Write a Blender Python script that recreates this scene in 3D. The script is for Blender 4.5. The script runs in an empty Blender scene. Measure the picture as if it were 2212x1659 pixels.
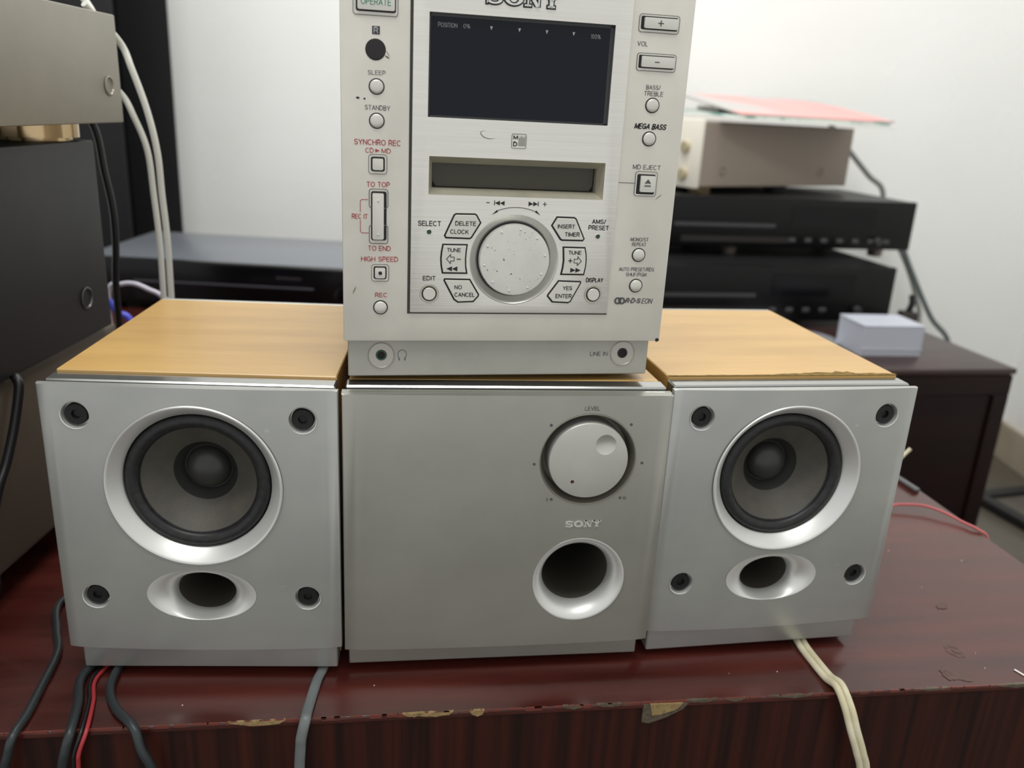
import bpy, bmesh, math, random
from mathutils import Vector, Matrix
random.seed(7)
S = bpy.context.scene
COL = S.collection
# ------------------------------------------------------------------ camera
H_CAM, PITCH, ROLL, FPX = 0.33681, 0.31874, 0.05303, 1810.65
fw = Vector((0, math.cos(PITCH), -math.sin(PITCH)))
rt = Vector((1, 0, 0)); up = rt.cross(fw)
r2 = rt*math.cos(ROLL) + up*math.sin(ROLL)
u2 = up*math.cos(ROLL) - rt*math.sin(ROLL)
cd = bpy.data.cameras.new('camera'); cam = bpy.data.objects.new('camera', cd); COL.objects.link(cam)
m = Matrix((r2, u2, -fw)).transposed().to_4x4(); m.translation = (0, 0, H_CAM)
cam.matrix_world = m
cd.sensor_fit = 'HORIZONTAL'; cd.sensor_width = 36; cd.lens = 36*FPX/2212
cd.clip_start = 0.01; cd.clip_end = 50
cd.dof.use_dof = True; cd.dof.focus_distance = 0.468; cd.dof.aperture_fstop = 7.6
S.camera = cam
# ------------------------------------------------------------------ world, lights, exposure
w = bpy.data.worlds.new('world'); S.world = w; w.use_nodes = True
bg = w.node_tree.nodes['Background']; bg.inputs[0].default_value = (1.0, 1.0, 0.985, 1); bg.inputs[1].default_value = 0.62
def area(name, loc, size, energy, target, color=(1, .985, .955)):
    l = bpy.data.lights.new(name, 'AREA'); l.shape = 'RECTANGLE'; l.size, l.size_y = size; l.energy = energy; l.color = color
    o = bpy.data.objects.new(name, l); COL.objects.link(o); o.location = loc
    o.rotation_euler = (Vector(target)-Vector(loc)).to_track_quat('-Z', 'Y').to_euler()
    return o
area('ceiling_tube_light', (0.0, 1.25, 1.85), (1.2, 0.12), 19.5, (0.0, 1.40, 0))
area('room_tube_light', (-0.10, -0.10, 1.80), (1.2, 0.15), 11, (0.0, 0.5, 0.15))
S.view_settings.view_transform = 'Standard'; S.view_settings.look = 'None'
S.view_settings.gamma = 1; S.view_settings.use_curve_mapping = False
S.view_settings.exposure = 0.38

# ------------------------------------------------------------------ materials
def lin(c):
    r = []
    for x in c:
        x /= 255
        r.append(x/12.92 if x <= .04045 else ((x+.055)/1.055)**2.4)
    return (*r, 1)
MATS = {}
def mat(name, c, rough=.5, metal=0, c2=None, scale=(30, 30, 30), detail=4, lo=.35, hi=.65, bump=0, bscale=None, coat=0, spec=.5, trans=0, speck=None, emit=None, ior=1.45, rvar=0):
    if name in MATS: return MATS[name]
    M = bpy.data.materials.new(name); M.use_nodes = True; nt = M.node_tree; N = nt.nodes; L = nt.links
    b = N['Principled BSDF']; b.inputs['Base Color'].default_value = lin(c)
    b.inputs['Roughness'].default_value = rough; b.inputs['Metallic'].default_value = metal
    b.inputs['Specular IOR Level'].default_value = spec; b.inputs['Coat Weight'].default_value = coat
    b.inputs['Transmission Weight'].default_value = trans; b.inputs['IOR'].default_value = ior
    tc = N.new('ShaderNodeTexCoord')
    def noise(sc, det=detail, rg=.55):
        mp = N.new('ShaderNodeMapping'); mp.inputs['Scale'].default_value = sc; L.new(tc.outputs['Object'], mp.inputs[0])
        n = N.new('ShaderNodeTexNoise'); n.inputs['Scale'].default_value = 1; n.inputs['Detail'].default_value = det; n.inputs['Roughness'].default_value = rg
        L.new(mp.outputs[0], n.inputs['Vector']); return n
    cur = None
    if c2:
        n = noise(scale); rp = N.new('ShaderNodeValToRGB')
        rp.color_ramp.elements[0].position = lo; rp.color_ramp.elements[1].position = hi
        rp.color_ramp.elements[0].color = lin(c); rp.color_ramp.elements[1].color = lin(c2)
        L.new(n.outputs[0], rp.inputs[0]); cur = rp.outputs[0]
        L.new(cur, b.inputs['Base Color'])
        if rvar:
            mr = N.new('ShaderNodeMapRange'); mr.inputs[3].default_value = rough-rvar; mr.inputs[4].default_value = rough+rvar
            mr.inputs[1].default_value = .3; mr.inputs[2].default_value = .7
            L.new(n.outputs[0], mr.inputs[0]); L.new(mr.outputs[0], b.inputs['Roughness'])
    if speck:                      # (colour, scale, threshold) specks of dirt / dust
        for sc_, s_, th_ in ([speck] if not isinstance(speck, list) else speck):
            n = noise(s_ if isinstance(s_, tuple) else (s_, s_, s_), 2); rp = N.new('ShaderNodeValToRGB')
            rp.color_ramp.elements[0].position = th_; rp.color_ramp.elements[1].position = th_+.03
            rp.color_ramp.elements[0].color = (0, 0, 0, 1); rp.color_ramp.elements[1].color = (1, 1, 1, 1)
            L.new(n.outputs[0], rp.inputs[0])
            mx = N.new('ShaderNodeMix'); mx.data_type = 'RGBA'
            L.new(rp.outputs[0], mx.inputs[0])
            if cur: L.new(cur, mx.inputs[6])
            else: mx.inputs[6].default_value = lin(c)
            mx.inputs[7].default_value = lin(sc_); cur = mx.outputs[2]
        L.new(cur, b.inputs['Base Color'])
    if bump:
        n = noise(bscale or scale); bp = N.new('ShaderNodeBump'); bp.inputs['Strength'].default_value = bump; bp.inputs['Distance'].default_value = .002
        L.new(n.outputs[0], bp.inputs['Height']); L.new(bp.outputs[0], b.inputs['Normal'])
    if emit:
        b.inputs['Emission Color'].default_value = lin(emit[0]); b.inputs['Emission Strength'].default_value = emit[1]
    MATS[name] = M; return M

SILVER = mat('silver_paint', (172, 174, 171), .31, .65, c2=(181, 183, 179), scale=(18, 18, 22), speck=[((200, 200, 198), 420, .79), ((186, 187, 184), (55, 55, 130), .74)])
SILVER_SUB = mat('silver_paint_warm', (160, 160, 152), .30, .65, c2=(168, 168, 160), scale=(14, 14, 18), speck=[((198, 198, 194), 420, .80)])
SILVER_UNIT = mat('silver_plastic', (210, 207, 198), .42, .35, c2=(217, 214, 205), scale=(40, 40, 40), speck=[((95, 92, 84), 330, .80)])
BRUSHED = mat('brushed_aluminium', (218, 217, 210), .36, .6, c2=(223, 222, 216), scale=(12, 400, 900), detail=3, bump=.05, bscale=(12, 400, 1400), speck=[((100, 96, 84), 500, .81)])
DIAL = mat('dial_aluminium', (206, 206, 200), .38, .55, c2=(216, 216, 210), scale=(60, 60, 60), speck=[((62, 58, 50), 700, .70), ((160, 150, 120), (60, 60, 60), .74)])
CHROME = mat('bright_silver', (215, 216, 213), .42, .6)
FRAME = mat('gloss_silver_frame', (178, 180, 178), .16, .92)
BLACK = mat('black_plastic', (16, 16, 17), .45)
BLACKGLOSS = mat('black_gloss', (6, 6, 8), .18, spec=.3)
RUBBER = mat('surround_rubber', (24, 24, 26), .42, c2=(36, 36, 37), scale=(300, 300, 300))
CONE = mat('cone_paper', (72, 70, 64), .55, c2=(80, 77, 69), scale=(90, 90, 90), bump=.1, bscale=(600, 600, 600))
CAP = mat('dust_cap', (48, 48, 45), .35, c2=(54, 54, 50), scale=(120, 120, 120))
PORT = mat('port_dark', (72, 70, 62), .5)
BEECH = mat('beech_laminate', (168, 132, 76), .30, c2=(190, 154, 92), spec=.7, scale=(7, 40, 60), detail=6, lo=.3, hi=.7, bump=.03, bscale=(60, 300, 300), speck=[((120, 92, 52), 190, .80)])
CHIPWOOD = mat('raw_fibreboard', (84, 64, 16), .8, c2=(122, 98, 38), scale=(400, 400, 900))
INK = mat('black_print', (28, 28, 30), .5)
GREYINK = mat('grey_print', (78, 78, 78), .5)
REDINK = mat('red_print', (160, 62, 62), .5)
GREENINK = mat('green_print', (62, 128, 104), .5)
PALEINK = mat('pale_print', (158, 160, 160), .5)
MAHOG = mat('mahogany_top', (50, 19, 15), .20, spec=.75, c2=(80, 34, 28), scale=(5, 34, 30), detail=6, lo=.32, hi=.68, bump=.02, bscale=(8, 120, 100), speck=[((172, 140, 128), 300, .815), ((58, 42, 38), (24, 34, 30), .74)], rvar=.06)
MAHOGF = mat('mahogany_front', (28, 10, 7), .42, spec=.35, c2=(66, 25, 16), scale=(105, 8, 2.4), detail=5, lo=.38, hi=.72, bump=.03, bscale=(160, 20, 4))
EDGE = mat('worn_edge', (104, 52, 44), .5, c2=(92, 62, 52), scale=(30, 30, 30), lo=.5, hi=.62)
WALL = mat('white_wall_paint', (240, 241, 239), .30, c2=(235, 236, 233), scale=(2, 2, 2), bump=.6, bscale=(2.2, 2.2, 7), rvar=.1, speck=[((190, 190, 186), 42, .80)])
SKIRT = mat('beige_skirting', (176, 166, 148), .5, c2=(160, 150, 132), scale=(8, 8, 8))
FLOOR = mat('floor_tile_shaded', (92, 86, 76), .35, c2=(78, 73, 64), scale=(4, 4, 4))  # beige tile with the shadow on the floor mixed into its colour
BEIGE = mat('beige_steel', (142, 139, 127), .45, c2=(134, 131, 120), scale=(12, 12, 12), bump=.04, bscale=(700, 700, 700))
DARKSTEEL = mat('charcoal_steel', (40, 42, 43), .5, c2=(35, 37, 38), scale=(20, 20, 20), bump=.04, bscale=(800, 800, 800))
TAUPE = mat('taupe_steel', (92, 82, 70), .55, c2=(82, 74, 64), scale=(10, 10, 10))
GOLD = mat('gold_foot', (196, 172, 134), .15, 1)
CREAM = mat('cream_plastic', (226, 222, 208), .4)
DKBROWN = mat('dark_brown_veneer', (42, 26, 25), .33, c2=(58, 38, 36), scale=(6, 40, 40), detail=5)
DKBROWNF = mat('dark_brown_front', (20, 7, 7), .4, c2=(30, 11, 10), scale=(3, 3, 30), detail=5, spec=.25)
CABLEGREY = mat('grey_cable', (98, 104, 105), .4, c2=(108, 114, 114), scale=(60, 60, 60))
CABLEDARK = mat('dark_grey_cable', (44, 49, 51), .38)
CABLEBLACK = mat('black_cable', (24, 24, 26), .4)
CABLEWHITE = mat('white_cable', (205, 206, 198), .42)
CABLECREAM = mat('cream_cable', (222, 216, 190), .4, c2=(200, 192, 160), scale=(50, 50, 50), speck=[((96, 84, 62), (40, 40, 40), .70)])
CABLERED = mat('red_cable', (160, 50, 56), .4)
CABLEPINK = mat('pink_red_cable', (176, 88, 88), .4)
BLUE = mat('blue_plastic', (72, 78, 190), .4)
REDLED = mat('red_led', (170, 14, 20), .3)
GREENLED = mat('green_led', (32, 60, 40), .25)
GREENPLASTIC = mat('green_plastic', (30, 62, 44), .35)
SMOKE = mat('slot_door', (58, 57, 44), .3)
GLASS = mat('display_glass', (13, 16, 28), .08, spec=.28)
CLEAR = mat('frosted_clear_plastic', (214, 218, 228), .4, trans=.4, ior=1.2)
PAPERW = mat('white_paper', (236, 234, 228), .6)
PAPERPINK = mat('pink_print_sleeve', (222, 164, 160), .45, c2=(182, 180, 178), scale=(5, 3, 3), detail=1, lo=.46, hi=.58)
PAPERGREEN = mat('green_print_sleeve', (206, 218, 212), .4, c2=(104, 150, 140), scale=(9, 9, 9), lo=.48, hi=.56)
DISCM = mat('compact_disc', (190, 192, 200), .2, .5)

# ------------------------------------------------------------------ helpers
def new(): return bmesh.new()
def finish(name, bm, mt, parent=None, smooth=35, keep=False):
    bmesh.ops.recalc_face_normals(bm, faces=bm.faces)
    me = bpy.data.meshes.new(name); bm.to_mesh(me)
    if not keep: bm.free()
    return link(name, me, mt, parent, smooth)
def link(name, me, mt, parent=None, smooth=35):
    if mt: me.materials.clear(); me.materials.append(mt)
    if smooth:
        for p in me.polygons: p.use_smooth = True
        me.set_sharp_from_angle(angle=math.radians(smooth))
    o = bpy.data.objects.new(name, me); COL.objects.link(o)
    if parent: o.parent = parent
    return o
def thing(name, label, cat, loc=(0, 0, 0), yaw=0, group=None, kind=None):
    o = bpy.data.objects.new(name, None); COL.objects.link(o); o.location = loc; o.rotation_euler = (0, 0, yaw)
    o.empty_display_size = .02
    return tag(o, label, cat, group, kind)
def tag(o, label, cat, group=None, kind=None):
    if label: o['label'] = label
    if cat: o['category'] = cat
    if group: o['group'] = group
    if kind: o['kind'] = kind
    return o
def bx(bm, x0, x1, y0, y1, z0, z1, bev=0, seg=1):
    vs = [bm.verts.new((x, y, z)) for z in (z0, z1) for y in (y0, y1) for x in (x0, x1)]
    fs = [bm.faces.new([vs[i] for i in f]) for f in ((0, 2, 3, 1), (4, 5, 7, 6), (0, 1, 5, 4), (2, 6, 7, 3), (0, 4, 6, 2), (1, 3, 7, 5))]
    if bev:
        es = list({e for f in fs for e in f.edges})
        bmesh.ops.bevel(bm, geom=es, offset=bev, segments=seg, profile=.5, affect='EDGES')
def prism(bm, poly, y0, y1, bev=0):
    """polygon given in (x,z), extruded along y"""
    a = [bm.verts.new((x, y0, z)) for x, z in poly]; b = [bm.verts.new((x, y1, z)) for x, z in poly]
    n = len(poly); f0 = bm.faces.new(a); bm.faces.new(b[::-1])
    for i in range(n): bm.faces.new((a[i], b[i], b[(i+1) % n], a[(i+1) % n]))
    if bev: bmesh.ops.bevel(bm, geom=list(f0.edges), offset=bev, segments=2, profile=.5, affect='EDGES')
def prismz(bm, poly, z0, z1, bev=0):
    a = [bm.verts.new((x, y, z1)) for x, y in poly]; b = [bm.verts.new((x, y, z0)) for x, y in poly]
    n = len(poly); f0 = bm.faces.new(a); bm.faces.new(b[::-1])
    for i in range(n): bm.faces.new((a[i], b[i], b[(i+1) % n], a[(i+1) % n]))
    if bev: bmesh.ops.bevel(bm, geom=list(f0.edges), offset=bev, segments=2, profile=.5, affect='EDGES')
def rrect(x0, x1, z0, z1, r, n=5):
    p = []
    for cx, cz, a0 in ((x1-r, z1-r, 0), (x0+r, z1-r, 90), (x0+r, z0+r, 180), (x1-r, z0+r, 270)):
        for i in range(n+1):
            a = math.radians(a0+90*i/n); p.append((cx+r*math.cos(a), cz+r*math.sin(a)))
    return p
def lathe(bm, prof, cx=0, cz=0, seg=56, sx=1, sz=1, axis='y', cy=0):
    """profile of (radius, depth) revolved round the depth axis"""
    rings = []
    for r, d in prof:
        if r < 1e-7:
            rings.append([bm.verts.new((cx, d, cz) if axis == 'y' else (cx, cy, d))]); continue
        ring = []
        for i in range(seg):
            a = 2*math.pi*i/seg
            if axis == 'y': ring.append(bm.verts.new((cx+r*sx*math.cos(a), d, cz+r*sz*math.sin(a))))
            else: ring.append(bm.verts.new((cx+r*math.cos(a), cy+r*math.sin(a), d)))
        rings.append(ring)
    for A, B in zip(rings, rings[1:]):
        if len(A) == 1 and len(B) == 1: continue
        for i in range(seg):
            j = (i+1) % seg
            if len(A) == 1: bm.faces.new((A[0], B[i], B[j]))
            elif len(B) == 1: bm.faces.new((A[i], B[0], A[j]))
            else: bm.faces.new((A[i], B[i], B[j], A[j]))
def catmull(P, n=8):
    P = [Vector(p) for p in P]; Q = [P[0]*2-P[1]]+P+[P[-1]*2-P[-2]]; out = []
    for i in range(1, len(Q)-2):
        a, b, c, d = Q[i-1:i+3]
        for k in range(n):
            t = k/n; out.append(.5*((2*b)+(c-a)*t+(2*a-5*b+4*c-d)*t*t+(3*b-a-3*c+d)*t**3))
    out.append(P[-1]); return out
def sweep(bm, P, r, seg=10, flat=1.0, n=8, twist=None):
    pts = catmull(P, n); rings = []; nrm = None
    for i, p in enumerate(pts):
        t = (pts[min(i+1, len(pts)-1)]-pts[max(i-1, 0)]).normalized()
        if nrm is None: nrm = (twist or Vector((1, 0, 0))); 
        nrm = (nrm-t*nrm.dot(t)).normalized(); b = t.cross(nrm)
        rings.append([bm.verts.new(p+nrm*(r*flat*math.cos(2*math.pi*k/seg))+b*(r*math.sin(2*math.pi*k/seg))) for k in range(seg)])
    for A, B in zip(rings, rings[1:]):
        for k in range(seg): bm.faces.new((A[k], B[k], B[(k+1) % seg], A[(k+1) % seg]))
    bm.faces.new(rings[0][::-1]); bm.faces.new(rings[-1])
def cut(obj, cutters):
    """subtract the cutter bmeshes from obj for good"""
    tmp = []
    for bm in cutters:
        bmesh.ops.recalc_face_normals(bm, faces=bm.faces)
        me = bpy.data.meshes.new('c'); bm.to_mesh(me); bm.free(); c = bpy.data.objects.new('c', me); COL.objects.link(c)
        md = obj.modifiers.new('b', 'BOOLEAN'); md.operation = 'DIFFERENCE'; md.solver = 'EXACT'; md.object = c; tmp.append(c)
    par = obj.parent; obj.parent = None
    dg = bpy.context.evaluated_depsgraph_get(); dg.update()
    me = bpy.data.meshes.new_from_object(obj.evaluated_get(dg)); obj.modifiers.clear()
    old = obj.data; obj.data = me; bpy.data.meshes.remove(old); obj.parent = par
    for c in tmp:
        d = c.data; bpy.data.objects.remove(c); bpy.data.meshes.remove(d)
    for p in me.polygons: p.use_smooth = True
    me.set_sharp_from_angle(angle=math.radians(25))
def _arc(cx, cy, rx, ry, a0, a1, n=14):
    return [(cx+rx*math.cos(math.radians(a0+(a1-a0)*i/n)), cy+ry*math.sin(math.radians(a0+(a1-a0)*i/n))) for i in range(n+1)]
GL = {
 'A': (.72, [[(0, 0), (.36, 1)], [(.36, 1), (.72, 0)], [(.12, .32), (.60, .32)]]),
 'B': (.64, [[(0, .52), (.36, .52)]+_arc(.36, .76, .24, .24, -90, 90, 8)+[(0, 1), (0, 0), (.36, 0)]+_arc(.36, .26, .28, .26, -90, 90, 8)]),
 'C': (.74, [_arc(.38, .5, .38, .5, 48, 312, 20)]), 'D': (.70, [[(0, 0), (0, 1), (.28, 1)]+_arc(.28, .5, .42, .5, 90, -90)+[(0, 0)]]),
 'E': (.58, [[(.58, 1), (0, 1), (0, 0), (.58, 0)], [(0, .52), (.53, .52)]]), 'F': (.54, [[(.54, 1), (0, 1), (0, 0)], [(0, .52), (.48, .52)]]),
 'G': (.76, [_arc(.38, .5, .38, .5, 48, 335, 20), [(.42, .48), (.75, .48), (.75, .02)]]), 'H': (.68, [[(0, 0), (0, 1)], [(.68, 0), (.68, 1)], [(0, .52), (.68, .52)]]),
 'I': (.02, [[(.01, 0), (.01, 1)]]), 'J': (.50, [[(.5, 1), (.5, .28)]+_arc(.25, .27, .25, .27, 0, -180, 8)]),
 'K': (.66, [[(0, 0), (0, 1)], [(.62, 1), (0, .36)], [(.22, .58), (.66, 0)]]), 'L': (.52, [[(0, 1), (0, 0), (.52, 0)]]),
 'M': (.82, [[(0, 0), (0, .96)], [(.02, 1), (.41, .08)], [(.41, .08), (.80, 1)], [(.82, .96), (.82, 0)]]), 'N': (.70, [[(0, 0), (0, .96)], [(.01, .98), (.69, .02)], [(.70, .04), (.70, 1)]]),
 'O': (.80, [_arc(.40, .5, .40, .5, 0, 360, 24)]), 'P': (.62, [[(0, 0), (0, 1), (.36, 1)]+_arc(.36, .72, .26, .28, 90, -90, 8)+[(0, .44)]]),
 'R': (.64, [[(0, 0), (0, 1), (.36, 1)]+_arc(.36, .73, .26, .27, 90, -90, 8)+[(0, .46)], [(.36, .46), (.64, 0)]]),
 'S': (.64, [_arc(.32, .745, .29, .255, 22, 270, 12)+_arc(.32, .255, .31, .255, 90, -160, 12)]), 'T': (.64, [[(0, 1), (.64, 1)], [(.32, 1), (.32, 0)]]),
 'U': (.68, [[(0, 1), (0, .34)]+_arc(.34, .34, .34, .34, 180, 360, 10)+[(.68, 1)]]), 'V': (.70, [[(0, 1), (.35, .02)], [(.35, .02), (.70, 1)]]),
 'Y': (.70, [[(0, 1), (.35, .45), (.70, 1)], [(.35, .45), (.35, 0)]]), '0': (.56, [_arc(.28, .5, .28, .5, 0, 360, 20)]), '1': (.22, [[(0, .78), (.22, 1), (.22, 0)]]),
 '%': (.90, [_arc(.2, .75, .18, .23, 0, 360, 12), _arc(.7, .25, .18, .23, 0, 360, 12), [(.2, 0), (.7, 1)]]), '/': (.34, [[(0, -.04), (.34, 1.04)]]),
 '·': (.10, [[(.0, .45), (.10, .45)]]), ' ': (.26, [])}
def text(parent, s, u0, u1, zc, h, y, mt, bold=0, shear=0, name='lettering'):
    """printed capitals drawn as strokes, fitted between u0 and u1"""
    t = h*(.115+bold*3)*.5; x = 0; strokes = []
    for ch in s:
        w_, pl = GL[ch]; strokes += [[(x+a+shear*b, b) for a, b in p] for p in pl]; x += w_+.24
    xs = [p[0] for q in strokes for p in q]; x0, x1 = min(xs), max(xs)
    if x1-x0 < .05: x0, x1 = x0-.3, x1+.3
    bm = new()
    for q in strokes:
        P = [Vector((u0+t+(a-x0)/(x1-x0)*(u1-u0-2*t), zc-h/2+t+b*(h-2*t))) for a, b in q]
        closed = (P[0]-P[-1]).length < 1e-7; n = len(P); L_, R_ = [], []
        for i, p in enumerate(P):
            a = P[i-1] if i else (P[-2] if closed else None); b = P[i+1] if i < n-1 else (P[1] if closed else None)
            e1 = (p-a).normalized() if a is not None else (b-p).normalized(); e2 = (b-p).normalized() if b is not None else e1
            n1, n2 = Vector((-e1.y, e1.x)), Vector((-e2.y, e2.x)); k = n1+n2
            k = k/max(.45, k.length_squared/2)*t if k.length > 1e-6 else n1*t
            if a is None: p = p-e2*t*.5
            if b is None: p = p+e1*t*.5
            L_.append(bm.verts.new((p.x+k.x, y, p.y+k.y))); R_.append(bm.verts.new((p.x-k.x, y, p.y-k.y)))
        for i in range(n-1): bm.faces.new((L_[i], R_[i], R_[i+1], L_[i+1]))
    me = bpy.data.meshes.new(name); bm.to_mesh(me); bm.free(); return link(name, me, mt, parent, 0)
mm = .001
def slab_word(bm, u0, u1, zc, h, y0, y1, e=0):
    """the four slab-serif letters of the maker's wordmark, as solids between depths y0 and y1; e = outline growth"""
    W = (u1-u0); lw = W*.235; gap = W*.02; th = h*.13+e; tv = lw*.26
    def P(poly): prism(bm, poly, y0, y1)
    def seg(xa, za, xb, zb, wx):
        w2 = wx/2+e; P([(xa-w2, za), (xa+w2, za), (xb+w2, zb), (xb-w2, zb)])
    def bar(xa, xb, z, t): P([(xa-e, z-t/2-e), (xb+e, z-t/2-e), (xb+e, z+t/2+e), (xa-e, z+t/2+e)])
    zb, zt = zc-h/2, zc+h/2; sb = h*.14
    def ring(cx, rx, rz, ix, iz, a0, a1, cz, n=26):
        pts = [math.radians(a0+(a1-a0)*i/n) for i in range(n+1)]
        for A, B in zip(pts, pts[1:]):
            P([(cx+(rx+e)*math.cos(A), cz+(rz+e)*math.sin(A)), (cx+(rx+e)*math.cos(B), cz+(rz+e)*math.sin(B)),
               (cx+(ix-e)*math.cos(B), cz+(iz-e)*math.sin(B)), (cx+(ix-e)*math.cos(A), cz+(iz-e)*math.sin(A))])
    # S
    x = u0; cx = x+lw*.48; r = h*.285
    ring(cx, lw*.46, r, lw*.24, r-h*.15, 25, 270, zt-r, 20)
    ring(cx, lw*.46, r, lw*.24, r-h*.15, -155, 90, zb+r, 20)
    bar(x+lw*.86, x+lw*.93, zt-h*.16, h*.28); bar(x+lw*.03, x+lw*.10, zb+h*.16, h*.28)
    # O
    x += lw+gap; ring(x+lw*.52, lw*.56, h*.5, lw*.30, h*.36, 0, 360, zc, 40)
    # N
    x += lw*1.06+gap; seg(x+lw*.2, zb, x+lw*.2, zt, lw*.11); seg(x+lw*.84, zb, x+lw*.84, zt, lw*.11)
    P([(x+lw*.10-e, zt), (x+lw*.38+e, zt), (x+lw*.90+e, zb), (x+lw*.66-e, zb)])
    bar(x, x+lw*.36, zt-sb/2, sb); bar(x, x+lw*.40, zb+sb/2, sb); bar(x+lw*.64, x+lw*1.02, zt-sb/2, sb)
    # Y
    x += lw*1.04+gap*.4
    P([(x+lw*.06-e, zt), (x+lw*.36+e, zt), (x+lw*.60+e, zc-h*.05), (x+lw*.40-e, zc-h*.05)])
    P([(x+lw*.74-e, zt), (x+lw*.90+e, zt), (x+lw*.60+e, zc-h*.08), (x+lw*.46-e, zc-h*.05)])
    seg(x+lw*.5, zb, x+lw*.5, zc, lw*.24)
    bar(x-lw*.04, x+lw*.44, zt-sb/2, sb); bar(x+lw*.62, x+lw*1.0, zt-sb/2, sb); bar(x+lw*.28, x+lw*.72, zb+sb/2, sb)

# ------------------------------------------------------------------ the setting
def struct(name, bm, mt, label=None):
    o = finish(name, bm, mt, None, 30); o['kind'] = 'structure'
    if label: o['label'] = label
    return o
ZF = -.50; YW = 2.15; XW = 1.335
bm = new(); bx(bm, -2.2, XW+.1, YW, YW+.1, ZF, 2.0); struct('wall_back', bm, WALL, 'off-white glossy painted wall behind the hi-fi equipment')
bm = new(); bx(bm, XW, XW+.1, -.6, YW, ZF, 2.0); struct('wall_right', bm, WALL, 'off-white painted side wall beyond the dark brown cabinet')
bm = new(); bx(bm, -2.2, XW+.1, -1.0, YW+.1, ZF-.05, ZF); struct('floor', bm, FLOOR, 'beige tiled floor')
bm = new(); bx(bm, XW-.012, XW, -.6, YW, ZF, ZF+.10, .002); struct('baseboard_right', bm, SKIRT, 'beige skirting along the side wall')
bm = new(); bx(bm, -2.2, XW-.012, YW-.012, YW, ZF, ZF+.10, .002); struct('baseboard_back', bm, SKIRT, 'beige skirting along the back wall')

# ------------------------------------------------------------------ mahogany table carrying the stereo
ZT = -.005; TA = Vector((-.2716, .3737, 0)); TY = .1486
T = thing('table', 'dark red mahogany veneer table with chipped front edge under the silver stereo', 'table', (TA.x, TA.y, ZF), TY)
ci, si = math.cos(-TY), math.sin(-TY)
def tl(x, y):                       # world point to table coordinates
    dx, dy = x-TA.x, y-TA.y; return (ci*dx-si*dy, si*dx+ci*dy)
OZ = -ZF
poly = [(-.75, 0), tl(.462, .4843), tl(.300, 1.395), tl(-.02, 1.68), tl(-1.15, 1.66)]; poly[1] = (poly[1][0], 0)
bm = new(); prismz(bm, poly, OZ+ZT-.004, OZ+ZT, .0006); finish('table_top', bm, MAHOG, T)
UR = poly[1][0]
bm = new(); bx(bm, -.75, UR-.001, .0008, .02, 0, OZ+ZT-.0041); finish('front_panel', bm, MAHOGF, T)
bm = new()
a, b2 = poly[1], poly[2]; d = Vector((b2[0]-a[0], b2[1]-a[1])).normalized(); nn = Vector((-d.y, d.x))
p0 = Vector(a)+d*.022+nn*.001; p1 = Vector(b2)-d*.02+nn*.001
prismz(bm, [tuple(p0), tuple(p1), tuple(p1+nn*.02), tuple(p0+nn*.02)], 0, OZ+ZT-.0041); finish('side_panel', bm, MAHOGF, T)
bm = new(); bx(bm, -.745, -.725, .022, 1.30, 0, OZ+ZT-.0041); finish('side_panel', bm, MAHOGF, T)
def chip(u, du, zt_, zb_, mt, jag, depth=.0012, top=.0):
    n = 9; pts = [(u-du+2*du*i/n, OZ+ZT+zt_+random.uniform(-1, 1)*jag) for i in range(n+1)]
    pts += [(u+du-2*du*i/n*.98, OZ+ZT+zb_*(1-abs(i/n-.45)*1.2)+random.uniform(-1, 1)*jag) for i in range(1, n)]
    bm = new(); prism(bm, pts, -.0006, depth); return finish('edge_chip', bm, mt, T)
RAW = mat('raw_board_chip', (150, 128, 88), .8, c2=(126, 104, 68), scale=(500, 500, 500))
GLUE = mat('grey_glue_residue', (92, 84, 70), .6, c2=(72, 62, 50), scale=(300, 300, 300))
chip(.137, .016, .0002, -.0030, RAW, .0004); chip(.238, .012, .0002, -.0026, RAW, .0004); chip(.226, .006, .0002, -.0022, RAW, .0003)
chip(.264, .0045, .0001, -.0042, RAW, .0003); chip(.322, .006, .0001, -.0022, GLUE, .0003); chip(.345, .008, .0001, -.0018, GLUE, .0003)
chip(.404, .010, .0001, -.0018, GLUE, .0003); chip(.425, .007, .0001, -.0022, GLUE, .0003); chip(.463, .014, .0002, -.0018, GLUE, .0003)
chip(.560, .010, .0001, -.0016, GLUE, .0003); chip(.617, .012, .0002, -.0025, GLUE, .0003)
bm = new(); prism(bm, [(.3665, OZ-.0062), (.3955, OZ-.0064), (.392, OZ-.0110), (.382, OZ-.0165), (.371, OZ-.0205), (.3665, OZ-.0192)], -.0006, .0012); finish('edge_chip', bm, GLUE, T)
bm = new(); prism(bm, [(.3705, OZ-.0058), (.3915, OZ-.0060), (.388, OZ-.0105), (.378, OZ-.0138), (.3725, OZ-.0142)], -.0012, .0012); finish('edge_chip', bm, RAW, T)
bm = new()
for i in range(90):
    u = -.1+i*.0091+random.uniform(-.002, .002); l = random.uniform(.006, .011)
    if u+l > UR-.002: break
    bx(bm, u, u+l, -.00025, .0008, OZ+ZT-random.uniform(.0008, .0022), OZ+ZT+.0001)
o = finish('worn_edge_line', bm, EDGE, T); o['kind'] = 'stuff'
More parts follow.
